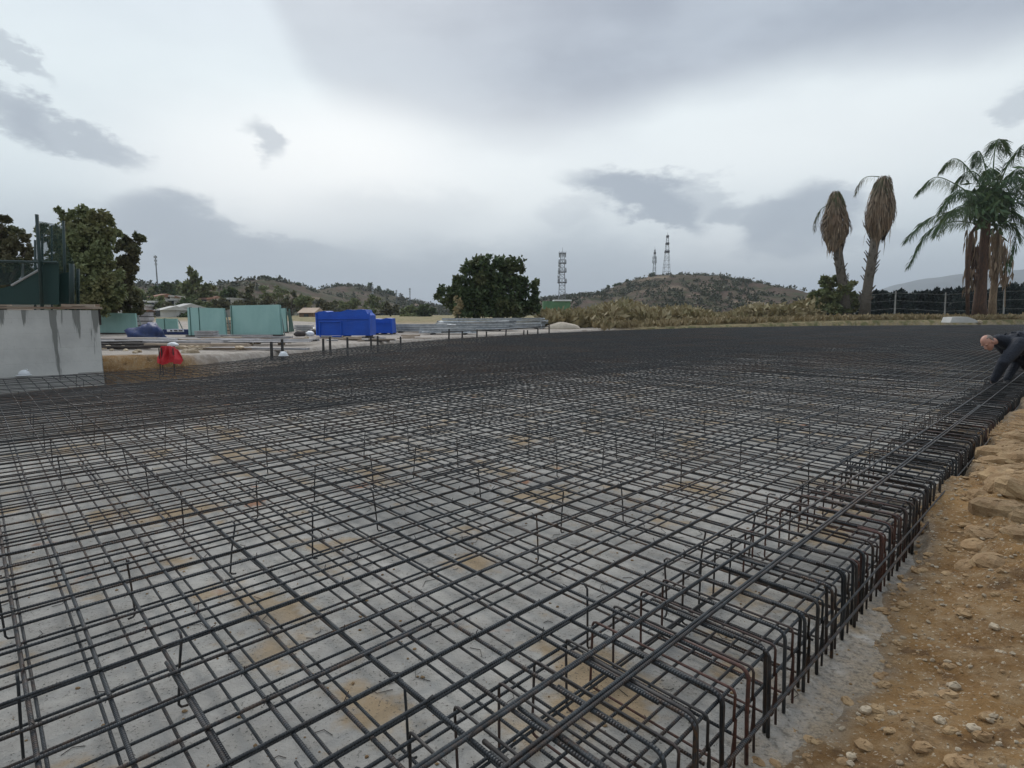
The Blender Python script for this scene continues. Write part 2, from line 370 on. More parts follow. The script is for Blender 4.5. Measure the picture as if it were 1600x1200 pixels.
def wallm(n, b):
    t = n.noise(n.obj, 1.1, 6, .6); f = n.noise(n.obj, 14., 5, .65)
    c = n.mix(n.ramp(t, .35, .65), (.50, .49, .46), (.64, .625, .585))
    s = n.node('ShaderNodeSeparateXYZ'); n.put(s.inputs[0], n.obj)
    k = n.m('ADD', n.noise(n.mapv(n.obj, (5.2, 1, .36), (2.2, 0, .3)), 1.0, 5, .6), n.m('MULTIPLY', s.outputs[2], .10))
    c = n.mix(n.ramp(k, .665, .70, 0., .85), c, (.165, .165, .15))                # rain streaks from the top
    ln = n.m('ABSOLUTE', n.m('SUBTRACT', n.m('FRACT', n.m('MULTIPLY', n.m('ADD', s.outputs[2], n.m('MULTIPLY', f, .012)), 3.6)), .5))
    c = n.mix(n.ramp(ln, .465, .49, 0., .06), c, (.20, .20, .19))                 # form board joints
    c = n.mix(n.ramp(f, .6, .72, 0., .3), c, (.27, .255, .23))
    n.put(b.inputs['Base Color'], c); b.inputs['Roughness'].default_value = .9
    bump(n, b, n.m('ADD', f, n.ramp(ln, .47, .49, 0., -.3)), .006)
M['wall'] = mat('board_marked_concrete', wallm)
def netm(n, b):
    n.put(b.inputs['Base Color'], n.mix(n.noise(n.obj, 3.), (.006, .030, .027), (.009, .042, .036))); b.inputs['Roughness'].default_value = .7
    tr = n.node('ShaderNodeBsdfTransparent'); mx = n.node('ShaderNodeMixShader')
    n.put(mx.inputs[0], n.net); n.l.new(b.outputs[0], mx.inputs[2]); n.l.new(tr.outputs[0], mx.inputs[1]); n.l.new(mx.outputs[0], n.out.inputs[0])
def net(name, dens):
    def fn(n, b): n.net = dens; netm(n, b)
    return mat(name, fn)
M['net'] = net('green_net', .36); M['screen'] = net('green_windscreen', .93)
def hillm(n, b):
    t = n.noise(n.obj, .018, 7, .62); f = n.noise(n.obj, .12, 6, .65)
    c = n.mix(n.ramp(t, .38, .62), (.075, .055, .038), (.125, .085, .065)); c = n.mix(n.ramp(f, .42, .64), c, (.055, .058, .028))
    c = n.mix(n.ramp(n.noise(n.mapv(n.obj, (1, 1, 3), (50, 0, 0)), .03, 5, .6), .56, .64, 0., .8), c, (.22, .165, .115))
    n.put(b.inputs['Base Color'], c); b.inputs['Roughness'].default_value = 1.; b.inputs['Specular IOR Level'].default_value = .1
    bump(n, b, f, 1.5)
M['hill'] = mat('hill_earth', hillm)
# ================================================================== GROUND, PIT AND BLINDING
FAR = [(-3.2, 13.55), (0.35, 13.55), (1.87, 13.67), (3.56, 14.02), (6.47, 16.05), (9.49, 17.98), (13.07, 19.61), (16.09, 20.96),
       (25.62, 23.15), (32.99, 23.72), (44.73, 23.01), (60.36, 18.98), (71.59, 12.69), (84.2, 5.62), (92.5, .8)]
def foot(u): return .56+.055*np.sin(u*1.7)+.045*np.sin(u*4.1+1)+.05*(u > 5)
PIT = [(p[0], p[1]+.12) for p in FAR]+[(96., .55), (-3.2, .50)]
def sdist(u, v, poly):                              # >0 outside
    d = np.full(u.shape, 1e9); ins = np.zeros(u.shape, bool); n = len(poly)
    for i in range(n):
        (x0, y0), (x1, y1) = poly[i], poly[(i+1) % n]; ex, ey = x1-x0, y1-y0
        t = np.clip(((u-x0)*ex+(v-y0)*ey)/(ex*ex+ey*ey), 0, 1); d = np.minimum(d, np.hypot(u-x0-t*ex, v-y0-t*ey))
        if y0 != y1: ins ^= ((y0 > v) != (y1 > v)) & (u < ex*(v-y0)/ey+x0)
    return np.where(ins, -d, d)
def height(u, v):
    x = U2[0]*u+V2[0]*v; y = U2[1]*u+V2[1]*v
    d = sdist(u, v, PIT); near = (v < 1.2) & (u < 60)
    dn = foot(u)-v+.17+.14*fbm(u*2.1, v*2.1+5)+.10*fbm(u*7, v*7+2)+.05*fbm(u*19, v*19)+.10*fbm(u*.7, v*.7)
    lum = fbm(u*1.3+3, v*1.3, 5, .55); lum2 = fbm(u*6, v*6+9, 4, .6)
    st = sstep(u, 3., 5.5)
    rise = .20*sstep(dn, 0, 1.1)*(1-st)+(.25*sstep(dn, .0, .14)+.11*sstep(dn, .35, .5))*st
    zr = -.035+rise+.035*sstep(dn, -.02, .18)+(.20*lum+.10*lum2+.035*fbm(u*15,v*15,3,.6))*sstep(dn, .0, .7)
    strat = np.floor((zr+.03*lum2)*26)/26                                   # broken clay ledges further along
    zr = zr+(strat-zr)*.55*st*sstep(dn, .05, .2)
    T = .41+.22*np.exp(-((u-1.8)/2.6)**2)*np.exp(-np.maximum(d, 0)/3.)+.42*sstep(x, 2, 45)*sstep(y, 30, 60)+.06*fbm(x*.25, y*.25)
    T = T+.28*np.maximum(fbm(x*.22+7, y*.22), -.1)*sstep(x, 12, 25)*np.exp(-((d-2.5)/2.5)**2)
    T = np.where(d > 8, T*1.0+(.95-T)*sstep(d, 8, 60), T)
    zl = -.05+(T+.05)*sstep(d+.25*fbm(u*1.5, v*1.5), 0, .38)+.05*lum*sstep(d, .1, .5)
    return np.where(near, np.maximum(zr, -.035), zl), d, dn, near, x, y
def lines(segs):
    out = [segs[0][0]]
    for a, b, s in segs: out += list(np.linspace(a, b, max(int(round((b-a)/s)), 1)+1)[1:])
    return np.array(out)
geo = lambda a, k, n: [a*k**i for i in range(1, n+1)]
ul = np.concatenate([[-x for x in reversed(geo(6, 1.52, 16))], lines([(-6, -1, .25), (-1, .4, .06), (.4, 7, .032), (7, 14, .09), (14, 30, .22), (30, 100, .6)]), geo(100, 1.45, 11)])
vl = np.concatenate([[-x for x in reversed(geo(5, 1.53, 16))], lines([(-5, -2.2, .12), (-2.2, .8, .032), (.8, 13, .5), (13, 25.5, .12), (25.5, 40, .5)]), geo(40, 1.46, 13)])
uu, vv = np.meshgrid(ul, vl, indexing='ij')
hz, hd, hdn, hnear, hx, hy = height(uu, vv)
hz = np.where(np.hypot(hx, hy) > 150, .95, hz)
g = grid_mesh('ground', np.stack([hx, hy, hz], -1))
zone = np.zeros((*uu.shape, 4)); zone[..., 3] = 1
gnd = np.clip(sstep(-hdn+.16*fbm(uu*3, vv*3), -.22, .0), 0, 1)*hnear
zone[..., 0] = np.maximum(gnd, np.where(hnear, 0, (hd < .0)*1.))
farz = (~hnear)*sstep(hd+.3*fbm(uu*.8, vv*.8)+.45*sstep(uu, 3, 5), .25, .7)
yz = 1-sstep(hx+6*fbm(hx*.15, hy*.15), 5, 13)
zone[..., 1] = farz*yz*(hy < 60); zone[..., 2] = farz*np.maximum(1-yz, (hy >= 60)*1.)
ca = g.color_attributes.new('zone', 'FLOAT_COLOR', 'POINT'); ca.data.foreach_set('color', zone.astype(np.float32).ravel())
go = link('ground', g, M['soil'], None, 'structure')
def ground_z(x, y):
    p = np.array([x, y]); u, v = np.array([p @ U2]), np.array([p @ V2]); return float(height(u, v)[0][0])
# blinding concrete: a slab cast over the pit floor
mb = MB(); pl = [tuple(w2(*p)) for p in [(-3.1, 13.6)]+[(p[0], p[1]+.1) for p in FAR[1:]]+[(94, .50)]]
edge_r = [(u, float(foot(np.array([u]))[0])-.42-.05*math.sin(3*u)) for u in np.linspace(40, -3.1, 120)]
mb.prism([tuple(w2(*p)) for p in [(-3.1, 13.6)]+[(p[0], p[1]+.1) for p in FAR[1:]]+[(94, .40)]+edge_r][::-1], -.07, 0.)
mb.build('blinding_slab', M['conc'], None, kind='structure')

# ================================================================== THE REBAR CAGE
cage = thing('rebar_cage', 'huge two-layer mesh of dark steel reinforcing bars tied over the grey pit floor', 'rebar mesh', (0, 0, 0), math.pi/2-AA)
TOP = .3375
RB = [(p[0], p[1]-.12) for p in FAR]
def spans_u(v):                                     # u range of a bar along u at this v
    lo, hi = -1.3, -1e9
    pts = RB+[(92.5, .1)]
    for i in range(1, len(pts)-1):
        (a, b), (c2, d) = pts[i], pts[i+1]
        if (b-v)*(d-v) <= 0 and b != d: hi = max(hi, a+(c2-a)*(v-b)/(d-b))
    lo2 = lo
    if v > 13.4:
        for i in range(1, len(pts)-1):
            (a, b), (c2, d) = pts[i], pts[i+1]
            if d > b and (b-v)*(d-v) <= 0: lo2 = max(lo2, a+(c2-a)*(v-b)/(d-b)); break
    return lo2+random.uniform(.03, .2), hi-random.uniform(.05, .25)
def top_v(u):
    for i in range(len(RB)-1):
        (a, b), (c2, d) = RB[i], RB[i+1]
        if a <= u <= c2: return b+(d-b)*(u-a)/(c2-a)
    return RB[-1][1]
def path(a, b, fixed, z, axis, wob, near=16):
    """a slightly wavy bar from a to b along axis 0 (u) or 1 (v)"""
    ph = [random.uniform(0, 6.28) for _ in range(4)]; fr = [random.uniform(.5, 1.1), random.uniform(1.3, 2.4)]
    skew = random.uniform(-1, 1)*.0022*(1 if wob else 0)
    s = []; x = a
    while x < b:
        s.append(x); x += .4 if x < near else 2.5
    s.append(b); out = []
    for x in s:
        l = wob*(math.sin(fr[0]*x+ph[0])+.5*math.sin(fr[1]*x+ph[1]))+skew*(x-a)*math.exp(-x/12.)
        h = z+wob*.6*(math.sin(fr[1]*.8*x+ph[2])+.6*math.sin(fr[0]*1.3*x+ph[3]))
        out.append((x, fixed+l, h) if axis == 0 else (fixed+l, x, h))
    return out
class Part:                                         # the first hundred bars of a kind are parts of their own, the rest one part
    def __init__(s, name, label_rest): s.name = name; s.items = []; s.rest = label_rest
    def add(s, pts, r, m, near): s.items.append((near, pts, r, m))
    def done(s):
        s.items.sort(key=lambda t: t[0]); far = {}
        mats = sorted({t[3] for t in s.items}); rest = MB(); idx = []
        for i, (d, pts, r, m) in enumerate(s.items):
            nn = 8 if d < 5 else 6 if d < 14 else 4
            if i < 100:
                MB().tube(pts, r, nn).build(s.name, M[m], cage, smooth=True)
            else:
                k = len(rest.f); rest.tube(pts, r, 4 if d > 6 else 6); idx += [mats.index(m)]*(len(rest.f)-k)
        if rest.v:
            o = rest.build(s.rest, [M[x] for x in mats], cage, smooth=True, kind='stuff'); o.data.polygons.foreach_set('material_index', np.array(idx, np.int32))
VL = [.92, 1.07, 1.265]; v = 1.265
while v < 23.4: v += .17; VL.append(v+random.uniform(-.014, .014))
UL = [-.95+.1659*k+random.uniform(-.009, .009) for k in range(0, 540)]
ta = Part('top_long_bar', 'top_long_bars_far'); tb = Part('top_cross_bar', 'top_cross_bars_far')
la = Part('lower_long_bar', 'lower_long_bars_far'); lb = Part('lower_cross_bar', 'lower_cross_bars_far')
for i, v in enumerate(VL):
    a, b = spans_u(v)
    if b-a < .5: continue
    w = .0035 if v > 1.1 else .002
    if i < 2:                                       # the two bundled edge bars
        ta.add(path(-1.3, 17, v, TOP+.001, 0, w), .0064, 'barX', v); ta.add(path(-1.3, 9.+3*i, v+.0135, TOP+.002, 0, w), .0064, 'barX', v)
        ta.add(path(15.5, b, v+.014, TOP, 0, w), .0064, 'barX', v+15)
    elif v < 9:                                     # two lengths lapped
        c2 = random.uniform(0.2, 14); lap = random.uniform(.5, .9)
        ta.add(path(a, c2+lap, v, TOP, 0, w), .0059, 'barX', v); ta.add(path(c2, b, v+.0125, TOP, 0, w), .0059, 'barX', v+c2*.5)
    else: ta.add(path(a, b, v, TOP, 0, w*1.5), .0059, 'barX', v)
    la.add(path(a, b, v+random.uniform(-.02, .02)-.03, .062, 0, .005), .0059, 'barX', v)
    if v > 8: la.add(path(a, b, v+random.uniform(-.02, .02)+.055, .062, 0, .005), .0059, 'barX', v+.05)
for k, u in enumerate(UL):
    if u > 91: break
    b = top_v(u)-random.uniform(.05, .25); a = .80
    if b-a < .4: continue
    d = abs(u)
    zt = TOP-.0125
    if u < 9:
        c2 = random.uniform(1.4, 11); lap = random.uniform(.5, .9)
        tb.add(path(a, min(c2+lap, b), u, zt, 1, .0045), .0066, 'barY', d); tb.add(path(c2, b, u+.0135, zt, 1, .0045), .0066, 'barY', d+c2*.4)
    else: tb.add(path(a, b, u, zt, 1, .006), .0061, 'barY', d)
    lb.add(path(.74, b, u+random.uniform(-.02, .02)+.035, .049, 1, .005), .0059, 'barY', d)
# ---- the edge: hairpins, stirrups, side bars
hp = Part('edge_hairpin', 'edge_hairpins_far'); sp = Part('stirrup', 'stirrups_far'); sb = Part('side_bar', 'side_bars_far'); lg = Part('support_leg', 'support_legs_far')
def arc(c, r, a0, a1, n=4): return [(c[0]+r*math.cos(math.radians(a0+(a1-a0)*i/n)), c[1]+r*math.sin(math.radians(a0+(a1-a0)*i/n))) for i in range(n+1)]
for k, u in enumerate(UL):
    if u > 78: break
    for rep in range(2 if u < 30 and random.random() < .8 else 1):
        uo = u+.0145+rep*.0145; vo = .682+rep*.012+random.uniform(-.010, .010); zt = TOP-.013+random.uniform(-.010, .003)-rep*.004; zb = .022+random.uniform(-.01, .01); r = .034
        inn = 1.06+random.uniform(-.05, .12); tw = random.uniform(-.008, .008)
        prof = [(inn, zt+.002)]+arc((vo+r, zt-r), r, 90, 180)+[(vo-.004+random.uniform(-.003, .003), (zt+zb)/2), (vo-.010+random.uniform(-.004, .004), .004)]
        hp.add([(uo+tw*(1 if z > .2 else -.3)*(1.2-vv_), vv_, z) for vv_, z in prof], .0068, 'rust' if random.random() < .55 else 'barY', abs(u)+rep*.5)
    us = u+.085+random.uniform(-.012, .012)
    if u < 45:
        vi, vo, zt, zb, r = 1.235+random.uniform(-.012, .012), .685, .300+random.uniform(-.012, .008), .028, .016
        prof = [(vo-.012, .006), (vo-.006, .2)]+arc((vo+r, zb+r), r, 180, 270, 2)+arc((vi-r, zb+r), r, 270, 360, 2)+arc((vi-r, zt-r), r, 0, 90, 2)+arc((vo+r, zt-r), r, 90, 180, 2)+[(vo, .19)]
        ln = random.uniform(-.012, .012)
        sp.add([(us+ln*(z/.3), a, z) for a, z in prof], .0048, 'rust' if random.random() < .7 else 'barY', abs(u))
def seg(a, b, v, z, w=.004): return path(a, b, v, z, 0, w)
for v, z in ((1.222, .283), (1.222, .045), (.70, .283), (.70, .17), (.70, .045), (.975, .045)):
    sb.add(seg(-1.3, 14, v, z), .0058, 'barX', z); sb.add(seg(13.2, 78, v+.014, z), .0058, 'barX', 13+z)
sb.add([(x, .648+.006*math.sin(x*1.3), .118+.012*math.sin(x*.5)+.004*math.sin(x*2.1)) for x in np.linspace(-1.3, 12, 34)], .0062, 'barX', 0)
sb.add([(x, .652, .205) for x in np.linspace(2.4, 12, 20)], .005, 'barX', .1)
# ---- bent chairs holding the top layer up
for i in range(0, 130):
    for j in range(0, 26):
        u = -.44+.455*i+random.uniform(-.03, .03); v = 1.30+.90*j+random.uniform(-.05, .05)+(.12 if i % 2 else 0)
        if v > top_v(u)-.3 or u > 34 or random.random() < .3: continue
        dist = math.hypot(u, v)
        if dist > 24: continue
        dx_, dy_ = random.gauss(0, .016), random.gauss(0, .016); sg = random.choice((-1, 1))
        pts = [(u+dx_, v+dy_+.05*sg, TOP-.027), (u+dx_, v+dy_+.015*sg, TOP-.026), (u+dx_, v+dy_, TOP-.04), (u+dx_*.4, v+dy_*.4, .17), (u, v, .035), (u+.008*sg, v, .022), (u+.03*sg, v, .018)]
        lg.add(pts, .0047, 'barX', dist)
# tie wire at the crossings close by: countless little twists
tw_ = MB()
for v in VL:
    for u in UL:
        if v < 5.5 and -.2 < u < 6 and random.random() < .5 and math.hypot(u, v) < 6.5:
            a = random.uniform(.3, 1.2); q = .016; c_, s_ = math.cos(a)*q, math.sin(a)*q
            tw_.tube([(u-c_, v-s_, TOP-.006), (u, v, TOP+.0085), (u+c_, v+s_, TOP-.004)], .0013, 4)
            tw_.tube([(u, v, TOP+.007), (u+random.gauss(0, .010), v+random.gauss(0, .010), TOP+random.uniform(.012, .024))], .0015, 4)
tw_.build('tie_wire', M['rust'], cage, kind='stuff')
for p in (ta, tb, la, lb, hp, sp, sb, lg): p.done()
# ================================================================== BUILDERS FOR PLANTS
def unit(n): 
    d = RNG.normal(size=(n, 3)); return d/np.linalg.norm(d, axis=1, keepdims=True)
def leaf_quads(P, size, down=0., stretch=1.6):
    n = len(P); a = unit(n); a[:, 2] -= down; a /= np.linalg.norm(a, axis=1, keepdims=True)
    b = np.cross(a, unit(n)); b /= np.linalg.norm(b, axis=1, keepdims=True)+1e-9
    s = size*RNG.uniform(.6, 1.4, (n, 1)); A = a*s*stretch; B = b*s*.5
    return np.stack([P, P+A*.5+B, P+A, P+A*.5-B], 1)
def clump_pts(clumps, n):
    """points in ragged clusters inside a set of ellipsoids"""
    vol = np.array([c[3]*c[4]*c[5] for c in clumps])**.75; cnt = np.maximum((vol/vol.sum()*n).astype(int), 30); out = []
    for c, k in zip(clumps, cnt):
        nb = max(int(k/55), 5); cen = unit(nb)*RNG.uniform(.25, 1.0, (nb, 1))**.45; br = RNG.uniform(.13, .33, nb)
        i = RNG.integers(0, nb, k); p = cen[i]+unit(k)*(RNG.random((k, 1))**.5)*br[i][:, None]
        out.append(np.array(c[:3])+p*np.array(c[3:6]))
    return np.concatenate(out)
def pclump(px, py, rx, ry, D, depth=1.0):
    p = at(px, py, D); k = D/FPX; return (p.x, p.y+random.uniform(-.5, .5)*rx*k*depth, p.z, rx*k, rx*k*depth, ry*k)
def crown(parent, m, clumps, n, size, **kw):
    return link('crown', quads_mesh('crown', leaf_quads(clump_pts(clumps, n), size, **kw)-np.array(parent.location)[None, None, :]), m, parent)
def tree(name, label, base, clumps, n, size, m, tr=.2, group=None, down=0., limbs=7, cat='tree', bark='bark'):
    b = Vector(base); t = thing(name, label, cat, b, 0, group); crown(t, M[m], clumps, n, size, down=down)
    mb = MB(); top = max(clumps, key=lambda c: c[3]*c[5]); tp = Vector(top[:3])-b
    mid = Vector((tp.x*.25, tp.y*.25, tp.z*.45)); mb.tube([(0, 0, -.3), mid*.5+Vector((.04, 0, 0)), mid, tp*.85], [tr*1.25, tr, tr*.8, tr*.3], 8)
    for c in random.sample(clumps, min(limbs, len(clumps))):
        q = Vector(c[:3])-b; s = mid*random.uniform(.7, 1.1); mb.tube([s, (s+q)*.5+Vector((random.gauss(0, .1), 0, .1)), q], [tr*.55, tr*.38, tr*.12], 6)
    mb.build('trunk', M[bark], t, smooth=True); return t

# ================================================================== HILLS, FAR MOUNTAIN
def ridge(name, pts, D, wf, wb, m, z0=.0, amp=1., nx=150, ny=46, seed=0):
    pts = sorted(pts); W3 = [at(px, py, D) for px, py in pts]; X = np.array([w.x for w in W3]); Z = np.array([w.z for w in W3])
    xs = np.linspace(X[0], X[-1], nx); t = np.concatenate([np.linspace(-1, 0, int(ny*.7)), np.linspace(0, 1, int(ny*.3)+1)[1:]])
    xx, tt = np.meshgrid(xs, t, indexing='ij'); yy = D+np.where(tt < 0, tt*wf, tt*wb)
    zr = np.interp(xx, X, Z); f = np.cos(np.abs(tt)*math.pi/2)**1.25
    w = (1-np.abs(tt))*np.abs(tt)*4
    zz = z0+(zr-z0)*f+amp*w*(fbm(xx/wf*7+seed, yy/wf*7, 5)*4)+amp*.35*fbm(xx/wf*40+seed, yy/wf*40, 3)
    o = link(name, grid_mesh(name, np.stack([xx, yy, zz], -1)), M[m], None, 'structure'); return xx, yy, zz
HA = ridge('hill', [(-120, 470), (60, 452), (150, 449), (200, 446), (240, 444), (300, 451), (340, 455), (380, 447), (400, 440.5), (430, 437), (460, 443), (490, 455), (520, 463), (570, 476), (640, 489)], 320, 120, 90, 'hill', amp=1.2, seed=3)
HB = ridge('hill', [(430, 488), (470, 466), (500, 455), (520, 450.5), (550, 448), (575, 450), (600, 457), (620, 464), (650, 473), (690, 481), (760, 490)], 420, 130, 90, 'hill', amp=1.2, seed=11)
HC = ridge('hill', [(790, 488), (850, 470), (900, 463), (935, 459), (955, 450), (975, 442), (1000, 434.5), (1030, 431), (1065, 430.5), (1100, 433), (1130, 440), (1160, 448), (1190, 455), (1225, 462), (1260, 470), (1300, 477), (1400, 487)], 380, 150, 100, 'hill', amp=1.6, nx=220, seed=21)
ridge('mountain', [(1250, 489), (1330, 470), (1385, 455), (1420, 442), (1460, 434), (1500, 428), (1540, 430), (1570, 424), (1620, 419), (1700, 424), (1800, 440), (2000, 470)], 3200, 900, 700, 'mount', amp=14, seed=31)
def scrub_on(H, n, size, seed, name):
    xx, yy, zz = H; r = np.random.default_rng(seed); ok = yy.ravel() < yy.max()-60
    idx = np.flatnonzero(ok); d = fbm(xx.ravel()[idx]*.03+seed, yy.ravel()[idx]*.03)+.5; pr = np.clip((d-.38)*4, .03, 1); pr /= pr.sum()
    pick = r.choice(idx, n, p=pr); c = np.stack([xx.ravel()[pick], yy.ravel()[pick], zz.ravel()[pick]], 1)+np.c_[r.normal(0, 1.5, (n, 2)), np.zeros(n)]
    k = 26; s = r.uniform(.5, 1.5, n)*size; P = np.repeat(c, k, 0)+unit(n*k)*(r.random((n*k, 1))**.4)*np.repeat(s, k)[:, None]*np.array([1.2, 1.2, .75])+np.array([0, 0, .4])
    link(name, quads_mesh(name, leaf_quads(P, size*.5)), M['leaf_hill'], None, 'stuff')
scrub_on(HA, 420, 1.9, 5, 'hillside_scrub'); scrub_on(HB, 420, 2.0, 6, 'hillside_scrub'); scrub_on(HC, 1500, 1.5, 7, 'hillside_scrub')
def hill_tree(px, py_base, py_top, wpx, D, label, m='leaf_dark', n=260, group=None):
    b = at(px, py_base, D); b.z -= .5; h = py_base-py_top
    cl = [pclump(px, py_top+h*.45, wpx*.5, h*.45, D), pclump(px-wpx*.22, py_top+h*.6, wpx*.34, h*.3, D), pclump(px+wpx*.25, py_top+h*.55, wpx*.32, h*.32, D)]
    return tree('hill_tree', label, b, cl, n, .9*D/400, m, tr=.25, group=group, limbs=2)
for px, pb, pt, w in ((527, 453, 443, 10), (534, 452, 444, 9), (513, 456, 448, 8), (578, 453, 444, 12), (591, 458, 449, 10), (605, 461, 452, 13), (613, 464, 457, 8), (548, 452, 446, 7)):
    hill_tree(px, pb, pt, w, 418, 'small dark tree on the crest of the low hill behind the blue boxes', group='trees on the crest behind the blue boxes')
for px, pb, pt, w in ((413, 441, 431, 14), (424, 440, 434, 9), (388, 447, 441, 9), (466, 448, 443, 7)):
    hill_tree(px, pb, pt, w, 318, 'dark tree on the rounded hilltop behind the turquoise panels', group='trees on the hilltop behind the panels')
for px, pb, pt, w in ((1095, 435, 428, 9), (1087, 434, 429, 7), (1117, 440, 433, 8), (1128, 443, 437, 7), (1178, 456, 449, 10), (1190, 458, 452, 6), (1212, 462, 454, 9), (1221, 463, 453, 8), (1240, 468, 460, 8), (980, 444, 437, 10), (965, 449, 442, 9), (940, 461, 455, 9), (919, 463, 458, 8), (893, 466, 460, 8), (1018, 434, 428, 7), (1060, 434, 428.5, 6), (1150, 448, 442, 8)):
    hill_tree(px, pb, pt, w, 378, 'small dark tree on the skyline of the hill under the two masts', group='trees on the mast hill skyline')
hill_tree(951, 462, 446, 5, 376, 'slender dark cypress standing on the left shoulder of the mast hill', n=300)

# ================================================================== TOWERS AND MASTS
def lattice(mb, h, w0, w1, nseg, r, legs=4):
    def c(t):
        w = w0+(w1-w0)*t; return [Vector((sx*w/2, sy*w/2, h*t)) for sx, sy in ((-1, -1), (1, -1), (1, 1), (-1, 1))]
    for k in range(4): mb.tube([c(0)[k], c(1)[k]], r, 4)
    for i in range(nseg):
        a, b = c(i/nseg), c((i+1)/nseg)
        for k in range(4):
            j = (k+1) % 4; mb.tube([a[k], b[j]], r*.6, 3); mb.tube([b[k], b[j]], r*.6, 3)
            if i % 2: mb.tube([a[j], b[k]], r*.6, 3)
def tower(name, label, px, pb, pt, D, w0, w1, nseg, r, bands, m='tower'):
    b = at(px, pb, D); h = at(px, pt, D).z-b.z; b.z -= 1.5; h += 1.5
    t = thing(name, label, 'mast', b); mb = MB(); lattice(mb, h, w0, w1, nseg, r); mb.build('mast', M[m], t)
    for f, kind in bands:
        mb = MB(); w = w0+(w1-w0)*f; z = h*f
        if kind == 'platform':
            mb.box((0, 0, z), (w+1.5, w+1.5, .25)); [mb.tube([(sx*(w/2+.7), sy*(w/2+.7), z), (sx*(w/2+.7), sy*(w/2+.7), z+1.0)], .06, 4) for sx in (-1, 1) for sy in (-1, 1)]
            mb.build('platform', M['tower'], t)
        elif kind == 'panel':
            for a in range(3):
                q = 2*math.pi*a/3+.4; mb.box((math.cos(q)*(w/2+.75), math.sin(q)*(w/2+.75), z), (.45, .3, 2.1), Matrix.Rotation(q, 3, 'Z'))
            mb.build('antenna', M['tower_white'], t)
        elif kind == 'dish':
            q = Matrix.Rotation(random.uniform(2.2, 4), 3, 'Z'); b0 = len(mb.v); mb.tube([(w/2, 0, z), (w/2+.5, 0, z)], .08, 4); mb.tube([(w/2+.35, 0, z), (w/2+.8, 0, z)], [.25, .75], 12)
            mb.v[b0:] = [q @ v for v in mb.v[b0:]]; mb.build('dish', M['tower_white'], t)
        else:
            mb.box((0, 0, z), (w+.5, w+.5, 1.3)); mb.build('dark_band', M['tower_red'], t)
    mb = MB(); mb.tube([(0, 0, h-.2), (0, 0, h+2.)], .07, 4); mb.build('rod', M['tower'], t); return t
tower('antenna_tower', 'grey lattice tower hung with antennas and dishes beside the big central tree', 878, 470, 394, 250, 3.1, 1.4, 14, .09,
      [(.42, 'platform'), (.45, 'panel'), (.60, 'dish'), (.62, 'platform'), (.66, 'panel'), (.74, 'dish'), (.79, 'platform'), (.82, 'panel'), (.53, 'dish'), (.97, 'platform'), (.95, 'panel'), (.48, 'dish')])
tower('radio_mast', 'tall splayed lattice mast with dark bands on top of the hill', 1041, 432, 367, 385, 4.6, .9, 12, .10, [(.96, 'band'), (.80, 'band'), (.62, 'band')], 'tower')
tower('radio_mast', 'shorter slim lattice mast left of the banded mast on the hilltop', 1022, 433, 390, 385, 2.2, .6, 10, .09, [(.88, 'band'), (.72, 'panel'), (.6, 'panel')], 'tower')
for px, pb, pt, D, lab in ((248, 470, 399, 210, 'thin grey pole mast rising above the trees left of the panels'), (641, 480, 450, 300, 'thin pale mast between the blue boxes and the big central tree'), (620, 480, 453, 320, 'faint striped mast just left of the thin pale mast'), (583, 480, 447, 260, 'grey lamp mast above the blue boxes')):
    b = at(px, pb, D); h = at(px, pt, D).z-b.z; t = thing('pole_mast', lab, 'mast', b); MB().tube([(0, 0, 0), (0, 0, h)], .30, 6, .16).build('pole', M['tower'], t)
    mb = MB(); [mb.box((0, 0, h-.6-1.3*k), (1.0-.2*k, .5, .7)) for k in range(3)]; mb.build('antenna', M['tower_white'], t)

# ================================================================== FAR BUILDINGS
def house(px, pb, wpx, hpx, D, label, wall='house_white', roof='roof', group=None, pitched=True, depth=6., rz=0.):
    b = at(px, pb, D); k = D/FPX; w, h = wpx*k, hpx*k; t = thing('house', label, 'house', b, rz, group)
    dn = max(1.6, b.z-.9) if b.z < 9 else 1.6
    MB().box((0, depth/2, (h-dn)/2), (w, depth, h+dn)).build('wall', M[wall], t)
    if pitched:
        rr = MB().prism([(-depth/2-.3, 0), (depth/2+.3, 0), (0, h*.35+.4)], -w/2-.3, w/2+.3, Matrix.Translation((0, depth/2, h+.01)) @ Matrix(((0, 0, 1, 0), (1, 0, 0, 0), (0, 1, 0, 0), (0, 0, 0, 1))))
    else: rr = MB().box((0, depth/2, h+.16), (w+.4, depth+.4, .3))
    rr.build('roof', M[roof], t)
    n = max(int(w/2.4), 1)
    for fl in range(max(int(h/2.9), 1)):
        for i in range(n):
            wn = MB().box((-w/2+w*(i+.5)/n, -.01, 1.5+2.8*fl if h > 2.6 else h*.55), (.9, .06, 1.1)).build('window', M['pane'], t)
    return t
hs = 'small white house half hidden among the trees far left of the hills'; gr = 'white houses among the far left trees'
for px, pb, w, h, D in ((176, 490, 12, 9, 92), (221, 488, 14, 9, 94), (238, 483, 9, 10, 97), (268, 480, 8, 10, 100), (271, 490, 11, 9, 93), (236, 470, 8, 6, 105), (303, 476, 7, 8, 104), (335, 477, 10, 7, 104), (247, 494, 8, 9, 90), (208, 495, 9, 8, 90), (357, 479, 5, 11, 106), (262, 470, 7, 6, 108), (226, 478, 6, 6, 99), (293, 484, 6, 5, 99), (190, 478, 6, 5, 99)):
    house(px, pb, w, h, D, hs, group=gr, roof=random.choice(('roof_grey', 'house_white', 'house_white', 'roof')), pitched=random.random() < .35, rz=random.uniform(-.3, .3))
house(319, 475, 13, 7, 103, 'tan house with a tiled roof between white ones left of the hills', 'house_tan')
